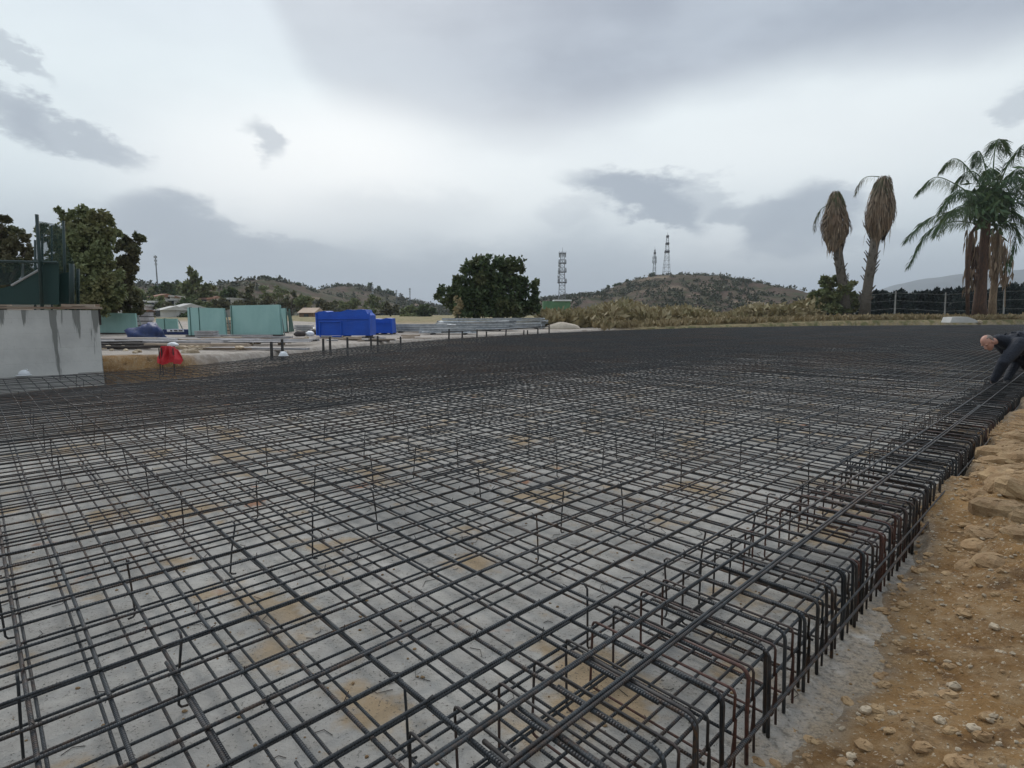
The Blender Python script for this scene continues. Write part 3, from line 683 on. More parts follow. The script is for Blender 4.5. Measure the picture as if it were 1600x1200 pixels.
house(479, 503, 22, 14, 110, 'small dull brown house half hidden left of the blue boxes', 'brown_wall', 'house_tan')
house(1070, 443, 14, 4, 372, 'white house with a pitched roof near the top of the mast hill', 'house_white', 'roof_grey')
house(1040, 432.5, 48, 2.6, 384, 'long low building under the masts on the hilltop', 'house_tan', 'roof_grey', pitched=False)
house(991, 452, 22, 2.6, 360, 'long tan farm shed on the left slope of the mast hill', 'house_tan', 'roof')
house(972, 489, 26, 5, 240, 'pale shed at the foot of the mast hill', 'house_tan', 'roof_grey', pitched=False)
b = at(870, 492, 115); t = thing('green_shed', 'green sheeted shed under a white roof below the antenna tower', 'shed', b); k = 115/FPX
MB().box((0, 2, 10*k), (42*k, 4, 22*k)).build('wall', M['green_box'], t); MB().box((9*k, 2, 22.2*k), (27*k, 4.6, 2.2*k)).build('roof', M['white'], t)
b = at(889, 500, 70); t = thing('small_shelter', 'little pale roofed shelter in the scrub behind the sand heap', 'shelter', b); k = 70/FPX
mb = MB(); [mb.tube([(sx*10*k, sy*.6, -.2), (sx*10*k, sy*.6, 8*k)], .05, 5) for sx in (-1, 1) for sy in (-1, 1)]; mb.build('frame', M['tower'], t)
MB().prism([(-14*k, 8*k), (14*k, 8*k), (4*k, 11*k), (-5*k, 11*k)], -.9, .9, Matrix.Rotation(math.pi/2, 4, 'X')).build('roof', M['house_white'], t)

# ================================================================== TREES
B = lambda px, py, D: at(px, py, D)
D = 28
tree('tall_tree', 'tall olive-green eucalyptus with a ragged top behind the green fence', B(135, 489, D), [pclump(*c, D, .8) for c in
     ((100, 334, 11, 12), (124, 342, 20, 20), (157, 354, 24, 24), (120, 386, 40, 42), (84, 368, 18, 24), (142, 428, 42, 42), (98, 440, 34, 34), (172, 362, 11, 18), (172, 440, 22, 30), (150, 470, 34, 22), (118, 470, 30, 20), (150, 392, 30, 36))], 26000, .12, 'leaf_olive', .28)
tree('tall_tree', 'brown-green tree cut by the left edge of the photo', B(-2, 489, 26), [pclump(*c, 26, .8) for c in
     ((2, 352, 14, 15), (14, 372, 22, 24), (-20, 380, 30, 40), (22, 400, 22, 26), (5, 430, 34, 36), (40, 392, 9, 12), (-35, 430, 30, 40))], 10000, .12, 'leaf_brown', .25)
tree('dark_tree', 'narrow dark tree with a round top right of the eucalyptus', B(198, 497, 31), [pclump(*c, 31, .8) for c in
     ((204, 376, 15, 14), (199, 392, 17, 20), (197, 420, 15, 18), (188, 444, 17, 15), (203, 466, 19, 14), (180, 475, 20, 16), (214, 482, 12, 12))], 9000, .12, 'leaf_brown', .2)
tree('broad_tree', 'big dark spreading tree alone behind the grey steel beams', B(775, 505, 47), [pclump(*c, 47, .8) for c in
     ((772, 424, 36, 24), (748, 428, 24, 24), (802, 424, 22, 22), (782, 458, 44, 30), (706, 456, 22, 16), (694, 470, 16, 12), (733, 470, 32, 22), (826, 446, 13, 15), (829, 470, 17, 20), (790, 480, 50, 18), (728, 444, 20, 14), (838, 478, 10, 14), (745, 484, 40, 12))], 21000, .19, 'leaf_dark', .35, limbs=10)
tree('pale_sapling', 'pale thin-leaved sapling in front of the big dark tree', B(716, 500, 44), [pclump(*c, 44, .8) for c in ((715, 470, 5, 7), (717, 482, 7, 8), (712, 490, 5, 5))], 160, .16, 'leaf_scrub', .05)
D = 105
tree('pine_tree', 'grey-green pine with a pointed loose top left of the turquoise panels', B(302, 492, D), [pclump(*c, D, .8) for c in ((300, 428, 6, 8), (303, 440, 11, 9), (298, 452, 14, 10), (306, 464, 14, 10), (325, 452, 9, 6), (322, 462, 12, 8))], 2600, .42, 'leaf_olive', .25)
gl = 'dull green tree in the belt between the white houses and the turquoise panels'; gg = 'belt of trees left of the panels'
for px, py, rx, ry, m in ((210, 452, 16, 15, 'leaf_olive'), (190, 468, 16, 14, 'leaf_olive'), (338, 462, 15, 12, 'leaf_olive'), (275, 448, 12, 10, 'leaf_dark'), (355, 458, 12, 10, 'leaf_dark'), (375, 482, 12, 14, 'leaf_brown'), (232, 455, 16, 15, 'leaf_olive'), (258, 452, 16, 16, 'leaf_dark'), (280, 462, 16, 18, 'leaf_olive'), (245, 476, 14, 14, 'leaf_olive'), (290, 480, 14, 14, 'leaf_dark'), (262, 486, 14, 12, 'leaf_brown'), (318, 480, 14, 10, 'leaf_olive'), (345, 478, 14, 12, 'leaf_brown'), (222, 470, 10, 10, 'leaf_dark'), (366, 470, 14, 14, 'leaf_olive'), (300, 496, 20, 8, 'leaf_dark'), (232, 500, 22, 6, 'leaf_brown')):
    dd = random.uniform(106, 150) if py < 474 else random.uniform(92, 104); tree('belt_tree', gl, B(px, py+ry+10, dd), [pclump(px, py, rx*.8, ry*.8, dd), pclump(px-rx*.5, py+ry*.3, rx*.5, ry*.6, dd), pclump(px+rx*.45, py+ry*.2, rx*.55, ry*.6, dd)], 900, .45, m, .2, gg, limbs=2)
gl = 'brown-green bushy tree behind the turquoise panels and blue boxes'; gg = 'bushes behind the panels'
for px, py, rx, ry, m in ((400, 462, 26, 18, 'leaf_brown'), (430, 458, 26, 20, 'leaf_olive'), (455, 470, 20, 16, 'leaf_brown'), (475, 470, 14, 8, 'leaf_olive'), (510, 474, 18, 9, 'leaf_brown'), (545, 474, 20, 9, 'leaf_olive'), (585, 472, 16, 12, 'leaf_olive'), (610, 482, 16, 9, 'leaf_brown'), (640, 485, 18, 8, 'leaf_olive'), (664, 484, 14, 10, 'leaf_dark'), (575, 486, 14, 9, 'leaf_olive'), (650, 494, 26, 5, 'leaf_olive')):
    dd = random.uniform(110, 160); tree('bushy_tree', gl, B(px, py+ry+6, dd), [pclump(px, py, rx*.75, ry*.8, dd), pclump(px-rx*.5, py+ry*.35, rx*.5, ry*.55, dd), pclump(px+rx*.5, py+ry*.25, rx*.5, ry*.6, dd)], 900, .45, m, .2, gg, limbs=2)
# dry scrub: a strip of reeds and bushes that reads as one mass beyond the mat
P = []; sz = []
for i in range(560):
    px = random.uniform(846, 1275); de = np.interp(px, [840, 960, 1100, 1280, 1320], [40, 46, 54, 63, 66])+random.uniform(0, 26); p = at(px, 500, de); gz = ground_z(p.x, p.y)
    h = random.uniform(.6, 1.15)*de/60*(1.15+.5*math.sin(px*.021)+.3*math.sin(px*.06)); n = 70
    q = unit(n)*(RNG.random((n, 1))**.4)*np.array([h*.8, h*.8, h*.6]); P.append(q+np.array([p.x, p.y, gz+h*.5]))
link('dry_scrub', quads_mesh('dry_scrub', leaf_quads(np.concatenate(P), .30, down=-.8, stretch=2.2)), M['leaf_scrub'], None, 'stuff')
P = []
for i in range(900):                                # dry grass tufts on the berm beyond the mat
    px = random.uniform(930, 1680); de = np.interp(px, [930, 1100, 1280, 1440, 1600], [39, 49, 57, 61, 64])+random.uniform(-.3, 9); p = at(px, 500, de); gz = ground_z(p.x, p.y); n = 16
    q = RNG.normal(0, .16, (n, 3)); q[:, 2] = np.abs(q[:, 2])*.7; P.append(q+np.array([p.x, p.y, gz]))
link('dry_grass', quads_mesh('dry_grass', leaf_quads(np.concatenate(P), .2, down=-1.6, stretch=2.2)), M['leaf_straw'], None, 'stuff')
D = 67
tree('green_bush', 'rounded dark green bush at the foot of the left dead palm', B(1308, 497, D), [pclump(*c, D, .8) for c in ((1306, 452, 24, 17), (1286, 466, 18, 14), (1324, 466, 22, 18), (1300, 482, 34, 12), (1332, 452, 8, 12), (1292, 440, 10, 8))], 4200, .28, 'leaf_olive', .14, down=-.3)
# conifer hedge: one tree, copied
D = 96; b = at(1400, 499, D); proto = None
for i in range(54):
    px = 1252+i*7.6+random.uniform(-2, 2); top = np.interp(px, [1250, 1290, 1340, 1400, 1500, 1600, 1680], [474, 465, 460, 458, 454, 447, 444])+random.uniform(-4, 4); de = D+random.uniform(-3, 3)
    bb = at(px, 500, de); h = at(px, top, de).z-bb.z
    if proto is None:
        proto = thing('conifer', 'dense blue-black conifer in the hedge row behind the palms', 'conifer', bb, 0, 'conifers in the hedge behind the palms')
        n = 900; z = RNG.random(n)**.9; a = RNG.random(n)*6.283; r = .95*(1-z)**.45*RNG.uniform(.55, 1.05, n); Pq = np.stack([r*np.cos(a), r*np.sin(a), z*4.6], 1)
        link('crown', quads_mesh('crown', leaf_quads(Pq, .34, down=-.5)), M['leaf_cyp'], proto); MB().tube([(0, 0, -.3), (0, 0, 4.)], .1, 6, .04).build('trunk', M['bark'], proto); o = proto; h0 = 4.7
    else: o = copy_tree(proto)
    o.location = bb; o.scale = (random.uniform(.9, 1.2), random.uniform(.9, 1.2), h/h0); o.rotation_euler.z = random.uniform(0, 6.28)

# ---- palms
def frond(mbq, rach, pts, L, n=34, droop=.8, rr=.045, jit=.25):
    pts = [Vector(p) for p in pts]; cur = []
    for i in range(n+1):                            # Catmull-Rom through the given points
        t = i/n*(len(pts)-1); k = min(int(t), len(pts)-2); f = t-k; p0, p1, p2, p3 = pts[max(k-1, 0)], pts[k], pts[k+1], pts[min(k+2, len(pts)-1)]
        cur.append(.5*((2*p1)+(p2-p0)*f+(2*p0-5*p1+4*p2-p3)*f*f+(3*p1-p0-3*p2+p3)*f**3))
    rach.tube(cur, rr, 5, rr*.3)
    for i in range(int(n*.16), n+1):
        t = (cur[min(i+1, n)]-cur[max(i-1, 0)]).normalized(); s = t.cross(Vector((0, 0, 1)))
        if s.length < .1: s = Vector((0, 1, 0))
        s.normalize(); ll = L*(.55+.45*math.sin(math.pi*min(i/n*1.05, 1)))
        for sg in (-1, 1):
            for rep in range(2):
                d = (s*sg*random.uniform(.35, .9)+t*.45+Vector((0, 0, -droop*random.uniform(.6, 1.4)))).normalized()+Vector((random.gauss(0, jit), random.gauss(0, jit), random.gauss(0, jit)))*.6
                d.normalize(); b = cur[i]+t*random.uniform(-.1, .1); w = d.cross(t).normalized()*.027*L; m = b+d*ll*.5+Vector((0, 0, .04)); e = b+d*ll+Vector((0, 0, -.18*ll))
                mbq.append([b, m+w, e, m-w])
D = 66; K = D/FPX
pb = at(1530, 500, D); t = thing('queen_palm', 'tall green feather palm with arching fronds at the right edge', 'palm', pb)
loc = lambda px, py, dy=0.: at(px, py, D+dy)-pb
MB().tube([loc(1530, 503), loc(1531, 470), loc(1535, 420), loc(1538, 380), loc(1541, 345), loc(1545, 318)], [.84, .62, .50, .46, .44, .32], 12).build('trunk', M['palm_red'], t, smooth=True)
fr = [((1528, 350), (1490, 346), (1450, 362), (1420, 414)), ((1530, 342), (1495, 331), (1450, 342), (1417, 374)), ((1540, 322), (1500, 292), (1462, 277), (1434, 300)), ((1545, 312), (1512, 262), (1490, 248), (1471, 264)),
      ((1548, 305), (1537, 252), (1528, 236), (1522, 256)), ((1550, 302), (1554, 238), (1561, 217), (1574, 236)), ((1555, 302), (1578, 252), (1600, 226), (1628, 232)), ((1556, 316), (1590, 290), (1622, 283), (1655, 304)), ((1556, 334), (1588, 316), (1622, 320), (1650, 358)),
      ((1556, 342), (1578, 328), (1602, 350), (1612, 398)), ((1552, 345), (1574, 346), (1588, 366), (1580, 402)), ((1545, 322), (1520, 300), (1492, 300), (1470, 330)), ((1545, 330), (1515, 320), (1486, 330), (1462, 366)), ((1548, 320), (1530, 275), (1508, 270), (1490, 292)),
      ((1552, 318), (1570, 285), (1592, 276), (1610, 300)), ((1548, 318), (1552, 280), (1548, 262), (1540, 280)), ((1550, 325), (1562, 300), (1576, 306), (1582, 340)), ((1545, 330), (1535, 305), (1520, 312), (1510, 350)), ((1552, 330), (1600, 300), (1640, 305), (1670, 345)), ((1555, 310), (1580, 270), (1612, 262), (1640, 286))]
for i, f in enumerate(fr):
    q = []; rb = MB(); dep = random.uniform(-1, 1)*(2.0 if i < 11 else 5.5); frond(q, rb, [loc(x, y, dep*(k/3.)**1.2) for k, (x, y) in enumerate(f)], 1.55, n=60, rr=.08)
    o = rb.build('frond', M['leaf_palm'], t); me = quads_mesh('leaflets', np.array([[tuple(v) for v in a] for a in q])); link('leaflets', me, M['leaf_palm'], o)
q = np.array([tuple(loc(1547+random.gauss(0, 13), 318+random.gauss(0, 17), random.gauss(0, 1.1))) for _ in range(1000)])
link('crown', quads_mesh('crown', leaf_quads(q, .30, down=.7, stretch=3.4)), M['leaf_palm'], t)
def hanging(parent, x0, y0, x1, y1, n, w, m, dy=0., L=3.2, tip=None):
    Q = []; a, b = loc(x0, y0, dy), loc(x1, y1, dy)
    for i in range(n):
        f = random.random(); p = a.lerp(b, f)+Vector((random.gauss(0, w), random.gauss(0, w), 0)); l = random.uniform(.4, 1.)*L*(1-f*.6); s = Vector((random.gauss(0, 1), random.gauss(0, 1), 0)).normalized()*random.uniform(.07, .15)
        e = p+Vector((random.gauss(0, .12), random.gauss(0, .12), -l)); mid = p.lerp(e, .4); Q.append([p, mid+s, e, mid-s])
    link('dead_frond', quads_mesh('dead_frond', np.array([[tuple(v) for v in r] for r in Q])), m, parent)
hanging(t, 1520, 352, 1515, 455, 110, .28, M['leaf_dead'], -.6); hanging(t, 1524, 372, 1522, 440, 60, .2, M['palm_red'], -.8)
hanging(t, 1558, 352, 1562, 420, 90, .35, M['leaf_dead'], -.5); hanging(t, 1566, 372, 1572, 440, 90, .28, M['leaf_dead'], .3); hanging(t, 1577, 395, 1573, 420, 20, .15, M['leaf_palm'], 0, 2.2)
MB().tube([loc(1527, 350, -.7), loc(1517, 366, -.9), loc(1512, 410, -.9), loc(1512, 494, -.9)], [.10, .20, .24, .18], 9).build('dead_sheath', M['palm_red'], t, smooth=True)
rb = MB().tube([loc(1552, 350), loc(1564, 372), loc(1571, 420), loc(1570, 480)], .12, 6, .05); rb.build('frond', M['palm_tan'], t)
pb = at(1547, 500, D+1.5); t = thing('palm_stem', 'slim tan palm stem hung with dead fronds right behind the feather palm', 'palm', pb)
loc = lambda px, py, dy=0.: at(px, py, D+1.5+dy)-pb
MB().tube([loc(1550, 503), loc(1551, 470), loc(1556, 420), loc(1556, 372)], [.46, .38, .32, .24], 10).build('trunk', M['palm_tan'], t, smooth=True)
hanging(t, 1552, 366, 1553, 440, 120, .35, M['leaf_dead'], 0, 3.)
def dead_palm(label, trunk, rad, sk, frp, D, tilt):
    global loc
    pb = at(trunk[0][0], trunk[0][1], D); t = thing('dead_palm', label, 'palm', pb); loc = lambda px, py, dy=0.: at(px, py, D+dy)-pb
    tr = [loc(*p) for p in trunk]; mb = MB().tube(tr, [rad*1.25, rad*1.0, rad*.95, rad*.9], 12)
    for i in range(70 if tilt else 26):
        f = random.uniform(.1, .98); k = f*(len(tr)-1); j = min(int(k), len(tr)-2); p = tr[j].lerp(tr[j+1], k-j); a = random.uniform(0, 6.28); d = Vector((math.cos(a), math.sin(a), .7)); mb.tube([p+Vector((d.x, d.y, 0))*rad*.85, p+d*(rad+random.uniform(.15, .38))], .07, 4, .04)
    mb.build('trunk', M['palm_bark'], t, smooth=True)
    (xt, yt), (xb, yb), prof = sk; Q = []; Qg = []
    for i in range(2300):
        f = random.random(); a = random.uniform(0, 6.28); R = np.interp(f, [p[0] for p in prof], [p[1] for p in prof])*D/FPX*random.uniform(.55, 1.08)*(1+.16*math.sin(a*5+f*3)+.1*math.sin(a*3-f*9))
        c = loc(xt+(xb-xt)*f, yt+(yb-yt)*f); n = Vector((math.cos(a), math.sin(a), 0)); l = random.uniform(.5, 2.0); f2 = min(f+l/(abs(yb-yt)*D/FPX), 1.02+.08*math.sin(a*3+2))
        R2 = np.interp(min(f2, 1), [p[0] for p in prof], [p[1] for p in prof])*D/FPX*random.uniform(.7, 1.22)*(1+.14*math.sin(a*4+1)); c2 = loc(xt+(xb-xt)*f2, yt+(yb-yt)*f2); s = n.cross(Vector((0, 0, 1)))*random.uniform(.03, .09)
        p = c+n*R; e = c2+n*R2+Vector((random.gauss(0, .08), random.gauss(0, .08), -.1)); m = p.lerp(e, .45)+n*.06
        (Qg if f < .22 and random.random() < .55 else Q).append([p, m+s, e, m-s])
    link('skirt', quads_mesh('skirt', np.array([[tuple(v) for v in r] for r in Q])), M['leaf_dead'], t)
    link('top_tuft', quads_mesh('top_tuft', np.array([[tuple(v) for v in r] for r in Qg])), M['leaf_brown'], t)
    Qs = []                                             # long dead fronds hanging loose below and outside the skirt
    for i in range(34):
        f = random.uniform(.25, .98); a = random.uniform(0, 6.28); R = np.interp(f, [p[0] for p in prof], [p[1] for p in prof])*D/FPX*.85
        p = loc(xt+(xb-xt)*f, yt+(yb-yt)*f)+Vector((math.cos(a), math.sin(a), 0))*R; l = random.uniform(1.0, 2.6); e = p+Vector((math.cos(a)*random.uniform(-.2, .5), math.sin(a)*.3, -l)); s = Vector((-math.sin(a), math.cos(a), 0))*.07
        m = p.lerp(e, .4)+Vector((math.cos(a), math.sin(a), 0))*.15; Qs.append([p, m+s, e, m-s])
    link('loose_frond', quads_mesh('loose_frond', np.array([[tuple(v) for v in r] for r in Qs])), M['leaf_dead'], t)
    mbk = MB().tube([loc(xt, yt+2), loc(xt+(xb-xt)*.5, (yt+yb)/2), loc(xb, yb-2)], [prof[0][1]*.4*D/FPX, prof[2][1]*.45*D/FPX, prof[-1][1]*.5*D/FPX], 10); mbk.build('skirt_core', M['palm_bark'], t, smooth=True)
    q = []; rb = MB(); frond(q, rb, [loc(x, y, .4*k) for k, (x, y) in enumerate(frp)], 1.0, n=22, rr=.05, droop=1.4); o = rb.build('frond', M['leaf_palm'], t); link('leaflets', quads_mesh('leaflets', np.array([[tuple(v) for v in a] for a in q])), M['leaf_brown'], o)
    return t
dead_palm('shorter dead palm, bare straight trunk under a shaggy brown skirt', [(1322, 500), (1319, 460), (1313, 420), (1308, 384)], .52, ((1306, 297), (1305, 386), [(0, 4), (.18, 10), (.42, 15), (.62, 19), (.8, 16), (1, 9)]), ((1300, 318), (1284, 326), (1276, 340), (1273, 358)), 66, False)
dead_palm('taller dead palm with a leaning spiky trunk and shaggy brown skirt', [(1350, 500), (1354, 460), (1360, 420), (1368, 372)], .50, ((1382, 273), (1371, 371), [(0, 6), (.2, 12), (.45, 17), (.65, 19), (.85, 16), (1, 8)]), ((1374, 276), (1356, 276), (1344, 284), (1337, 302)), 64, True)
# ================================================================== THE CONCRETE WALL AND THE GREEN FENCE ON IT
ax, ay = w2(0, 1); rot = math.pi/2-AA                   # things along the pit grid are turned by this angle
def uvz(u, v, z): p = w2(u, v); return Vector((p[0], p[1], z))
WT = 1.575
t = thing('concrete_wall', 'grey streaked concrete wall with a rust-brown top edge at the left of the pit', 'wall', uvz(0, 13.62, 0), rot)
mb = MB().box((-3.07, .2, .72), (9.9, .40, 1.64)); mb.build('wall', M['wall'], t)
MB().box((-3.05, .22, WT+.006), (10.0, .48, .035)).build('capping_board', M['cap'], t)
mb = MB()
for i in range(46):
    x = random.uniform(-7.6, 1.8); mb.box((x, .2+random.uniform(-.12, .12), WT+.05), (random.uniform(.05, .5), random.uniform(.05, .2), random.uniform(.02, .07)), Matrix.Rotation(random.uniform(-.3, .3), 3, 'Z'))
mb.build('top_rubble', M['cap'], t)
MB().box((1.915, .12, 1.42), (.03, .06, .34)).build('end_post', M['wood_dark'], t)
# green fence of a sports court behind the wall
D = 15.6; o = at(40, 471, D); o.z = 1.35; k = D/FPX
t = thing('court_fence', 'dark green court fence with tall posts and torn windscreen standing over the wall', 'fence', o)
L_ = lambda px, py, dy=0.: at(px, py, D+dy)-o
for px, pt, r, dy in ((57.5, 335, .042, 0), (99, 345, .034, .5), (66, 366, .03, .7), (81, 352, .025, 1.4), (55, 375, .03, 1.2), (112, 412, .06, .3), (-30, 340, .05, 0), (122, 420, .04, .9)):
    MB().tube([L_(px+.06*(480-pt) if px == 57.5 else px+(4 if px == 99 else 0), 486, dy), L_(px, pt, dy)], r, 8).build('post', M['fence_green'], t, smooth=True)
MB().tube([L_(-60, 407, .05), L_(90, 410, .05)], .035, 6).build('rail', M['fence_green'], t)
MB().tube([L_(35, 437, .3), L_(36, 412, .3)], .03, 6).build('brace', M['post'], t)
MB().tube([L_(18, 446, .1), L_(62, 421, .1)], .03, 6).build('brace', M['post'], t)
def sheet(poly, m, name, dy, th=.012):
    f = [tuple(L_(*p, dy)) for p in poly]; b = [(x, y+th, z) for x, y, z in f]; n = len(f)
    me = bpy.data.meshes.new(name); me.from_pydata(f+b, [], [tuple(range(n)), tuple(reversed(range(n, 2*n)))]+[((i+1) % n, i, n+i, n+(i+1) % n) for i in range(n)]); link(name, me, m, t)
sheet([(-60, 476), (-60, 452), (5, 450), (20, 445), (62, 421), (70, 411), (88, 410), (92, 412), (92, 476)], M['screen'], 'windscreen', .12)
sheet([(92.5, 478), (92.5, 428), (113, 424), (114, 478)], M['screen'], 'windscreen', .35)
sheet([(56, 440), (58, 345), (99, 352), (101, 440)], M['net'], 'netting', .6)
sheet([(-60, 451), (-60, 408), (58, 408), (58, 424), (20, 444)], M['net'], 'netting', .2)
sheet([(101, 476), (100, 372), (121, 425), (124, 476)], M['net'], 'netting', .7)

# ================================================================== THE STORAGE YARD ON THE LEFT
def gpt(px, py, z=None):
    p = on(px, py, .5)
    for _ in range(4): p = on(px, py, ground_z(p.x, p.y))
    return p
def panel_stack(label, x0, x1, yt0, yt1, yb, n, m='glass', slits=(), depth=.16, D=None, lean=.10, ends=False):
    b = gpt((x0+x1)/2, yb); D = b.y; k = D/FPX; w = (x1-x0)*k; t = thing('panel_stack', label, 'panels', b)
    h0, h1 = (yb-yt0)*k, (yb-yt1)*k
    for i in range(n):
        y = i*depth/n; s = -lean*.5+lean*i/n*.2; sh = random.uniform(-.02, .02)*w*(i > 0)
        f = [(-w/2+sh+.02*h0, y, .07), (w/2+sh+.03*h0, y, .07), (w/2+sh-.04*h1, y+h1*lean, h1-.004*i), (-w/2+sh-.02*h0, y+h0*lean, h0-.004*i)]
        th = depth/n*.8; bk = [(a, c+th, d) for a, c, d in f]
        me = bpy.data.meshes.new('panel'); me.from_pydata(f+bk, [], [(0, 1, 2, 3), (7, 6, 5, 4)]+[((j+1) % 4, j, 4+j, 4+(j+1) % 4) for j in range(4)]); link('panel', me, M[m], t)
    for sx in slits:                                    # dark straps round the stack
        x = (sx-(x0+x1)/2)*k; MB().tube([(x+.05*h0, -.012, .05), (x, h0*lean-.012, h0+.01), (x, h0*lean+depth, h0+.012)], .018, 4).build('strap', M['glass_dark'], t)
    mb = MB().box((0, depth/2, .035), (w*1.04, depth+.3, .068)); mb.build('skid', M['wood_dark'], t)
    for sx in (-1, 1): MB().tube([(sx*w*.47, depth+.55, -.02), (sx*w*.47, depth+h0*lean+.03, h0*.86)], .03, 5).build('prop', M['rack'], t)
    if ends:
        mb = MB().prism([(0, .05), (.75, .05), (.25, h0*.98), (.10, h0*.98)], w/2+.12, w/2+.16, Matrix(((0, 0, 1, 0), (1, 0, 0, 0), (0, 1, 0, 0), (0, 0, 0, 1)))); mb.build('end_frame', M['glass_dark'], t)
    return t
panel_stack('turquoise panel stack lowest and farthest left, next to the concrete wall', 156, 213, 489, 490, 522, 2, 'glass')
panel_stack('small pale turquoise panel pair behind the navy tarpaulin', 244, 277, 498, 498, 518, 2, 'glass_pale', (257,))
panel_stack('narrower turquoise panel stack with dark straps near its left edge', 294, 352, 481, 482, 526, 3, 'glass', (297, 311))
panel_stack('widest turquoise panel stack with a stained front', 361, 438, 478, 476.5, 525, 3, 'glass', (362,))
panel_stack('narrow turquoise panel with a dark green end frame beside the widest stack', 433, 448, 482, 482, 520, 2, 'glass', (447,), ends=True)
# navy tarpaulin heap
b = gpt(222, 530); k = b.y/FPX; t = thing('tarpaulin_heap', 'navy blue tarpaulin heap between two turquoise panel stacks', 'tarpaulin', b)
MB().ball((0, .4, .05), (27*k, .7, 21*k), 26, 14, -.2, lambda p: 1+.16*math.sin(5*p.x+3*p.y)+.12*math.sin(9*p.z+4*p.x)+.06*math.sin(17*p.x+11*p.y)).build('tarpaulin', M['navy'], t, smooth=True)
b = gpt(277, 523); k = b.y/FPX; t = thing('long_crate', 'long low dark crate with a pale blocky strip behind the red cloth', 'crate', b)
MB().box((0, .5, 4*k), (46*k, .9, 8.5*k)).build('crate', M['navy'], t); MB().box((-3*k, .04, 6.2*k), (26*k, .05, 3.4*k)).build('pale_strip', M['white'], t)
mb = MB(); [mb.box(((-13+dx)*k, .005, 6.3*k), (w*k, .04, 1.9*k)) for dx, w in ((4, 3), (11, 5), (17.2, 3), (20.5, 2))]; mb.build('dark_patch', M['wood_dark'], t)
# blue box stacks
def bluebox(label, x0, x1, yt, yb, prof, panel=None, D=None):
    b = gpt((x0+x1)/2, yb); k = b.y/FPX; w = (x1-x0)*k; t = thing('blue_box_stack', label, 'boxes', b); X = lambda px: (px-(x0+x1)/2)*k; Z = lambda py: (yb-py)*k
    pr = [(X(x0)+.02, .08)]+[(X(p[0]), Z(p[1])) for p in prof]+[(X(x1)-.02, .08)]
    MB().prism(pr[::-1], .0, 1.15, Matrix(((1, 0, 0, 0), (0, 0, 1, 0), (0, 1, 0, 0), (0, 0, 0, 1)))).build('body', M['blue'], t)
    mb = MB(); zs = [Z(yt)*f for f in (.70,)]
    for z in zs: mb.box((0, -.02, z), (w*.985, .06, .035))
    for f in (-.49, .49): mb.box((w*f, -.025, Z(yt)*.5), (.05, .07, Z(yt)*.86))
    mb.build('frame', M['blue_edge'], t)
    if panel:
        a, c2, e, f = panel; mb = MB()
        for p, q in (((a, e), (c2, e)), ((a, f), (c2, f)), ((a, e), (a, f)), ((c2, e), (c2, f))): mb.tube([(X(p[0]), -.07, Z(p[1])), (X(q[0]), -.07, Z(q[1]))], .028, 5)
        mb.build('front_panel', M['blue_edge'], t)
    mb = MB(); [mb.box((w*f, .55, .035), (.12, 1.0, .07)) for f in (-.42, 0, .42)]; mb.build('pallet', M['wood_dark'], t); return t
bluebox('taller stack of bright blue boxes with a framed front panel', 495, 579, 486, 527, [(495.5, 489), (500, 487.2), (509, 486.3), (513, 488.2), (520, 487.4), (533, 487.6), (541, 485.5), (544, 484.3), (556, 484.8), (565, 483.9), (572, 484.4), (574, 489), (578.5, 493)], (501, 534, 502.5, 525.5))
bluebox('lower bright blue box at the right end of the blue stack', 580, 613, 497, 523, [(580.5, 500), (585, 498.2), (596, 499), (604, 497.2), (611, 497.8)])

# loose boards: one thing each
def board(px, py, L, w, h, ang, z, m, name, label, group, cat='board', lift=0.):
    p = gpt(px, py); o = thing_mesh(name, MB().box((0, 0, 0), (L, w, h)), m); o.location = (p.x, p.y, p.z+z+h/2); o.rotation_euler = (0, lift, ang); tag(o, label, cat, group); return o
def thing_mesh(name, mb, m): return mb.build(name, M[m])
gl = 'pale grey board lying flat on the yard edge between the wall and the blue boxes'; gg = 'boards lying on the left yard'
for i in range(46):
    px = random.uniform(185, 430); py = random.choice((530, 532, 534, 536, 538, 540, 543, 546))+random.uniform(-1, 1)
    if py > 542 and px < 290: continue
    board(px, py, random.uniform(1.6, 3.6), random.uniform(.14, .3), random.uniform(.03, .06), random.uniform(-.14, .12), .02+.055*random.choice((0, 0, 1, 1, 2)), random.choice(('plank_grey', 'plank_grey', 'wood', 'plank_grey')), 'board', gl, gg)
gl = 'dark board in the low stack right of the concrete wall'; gg = 'dark boards by the wall'
for i in range(14): board(random.uniform(172, 232), random.uniform(538, 547), random.uniform(1., 2.2), .16, .05, random.uniform(-.2, .25), .01+.05*(i % 3), 'wood_dark', 'dark_board', gl, gg, lift=random.uniform(-.05, .05))
gl = 'grey board scrap lying near the blue boxes at the mat edge'; gg = 'scraps by the blue boxes'
for i in range(22): board(random.uniform(445, 660), random.uniform(527, 534), random.uniform(.4, 1.6), random.uniform(.1, .25), random.uniform(.03, .1), random.uniform(-.5, .5), random.choice((0, .05)), random.choice(('wood', 'wood_dark', 'plank_grey', 'cap')), 'board_scrap', gl, gg)
gl = 'broken lump of pale concrete on the earth bank near the red cloth'; gg = 'rubble on the left bank'
for i in range(34):
    px = random.uniform(165, 500); p = gpt(px, np.interp(px, [165, 300, 500], [553, 552, 537])-random.uniform(0, 9)); r = random.uniform(.05, .14)
    o = thing_mesh('rubble', MB().ball((0, 0, 0), (r*1.3, r, r*.7), 7, 5, -1, lambda q: 1+random.uniform(-.2, .2)), 'stone'); o.location = (p.x, p.y, p.z+r*.3); o.rotation_euler.z = random.uniform(0, 6); tag(o, gl, 'rubble', gg)
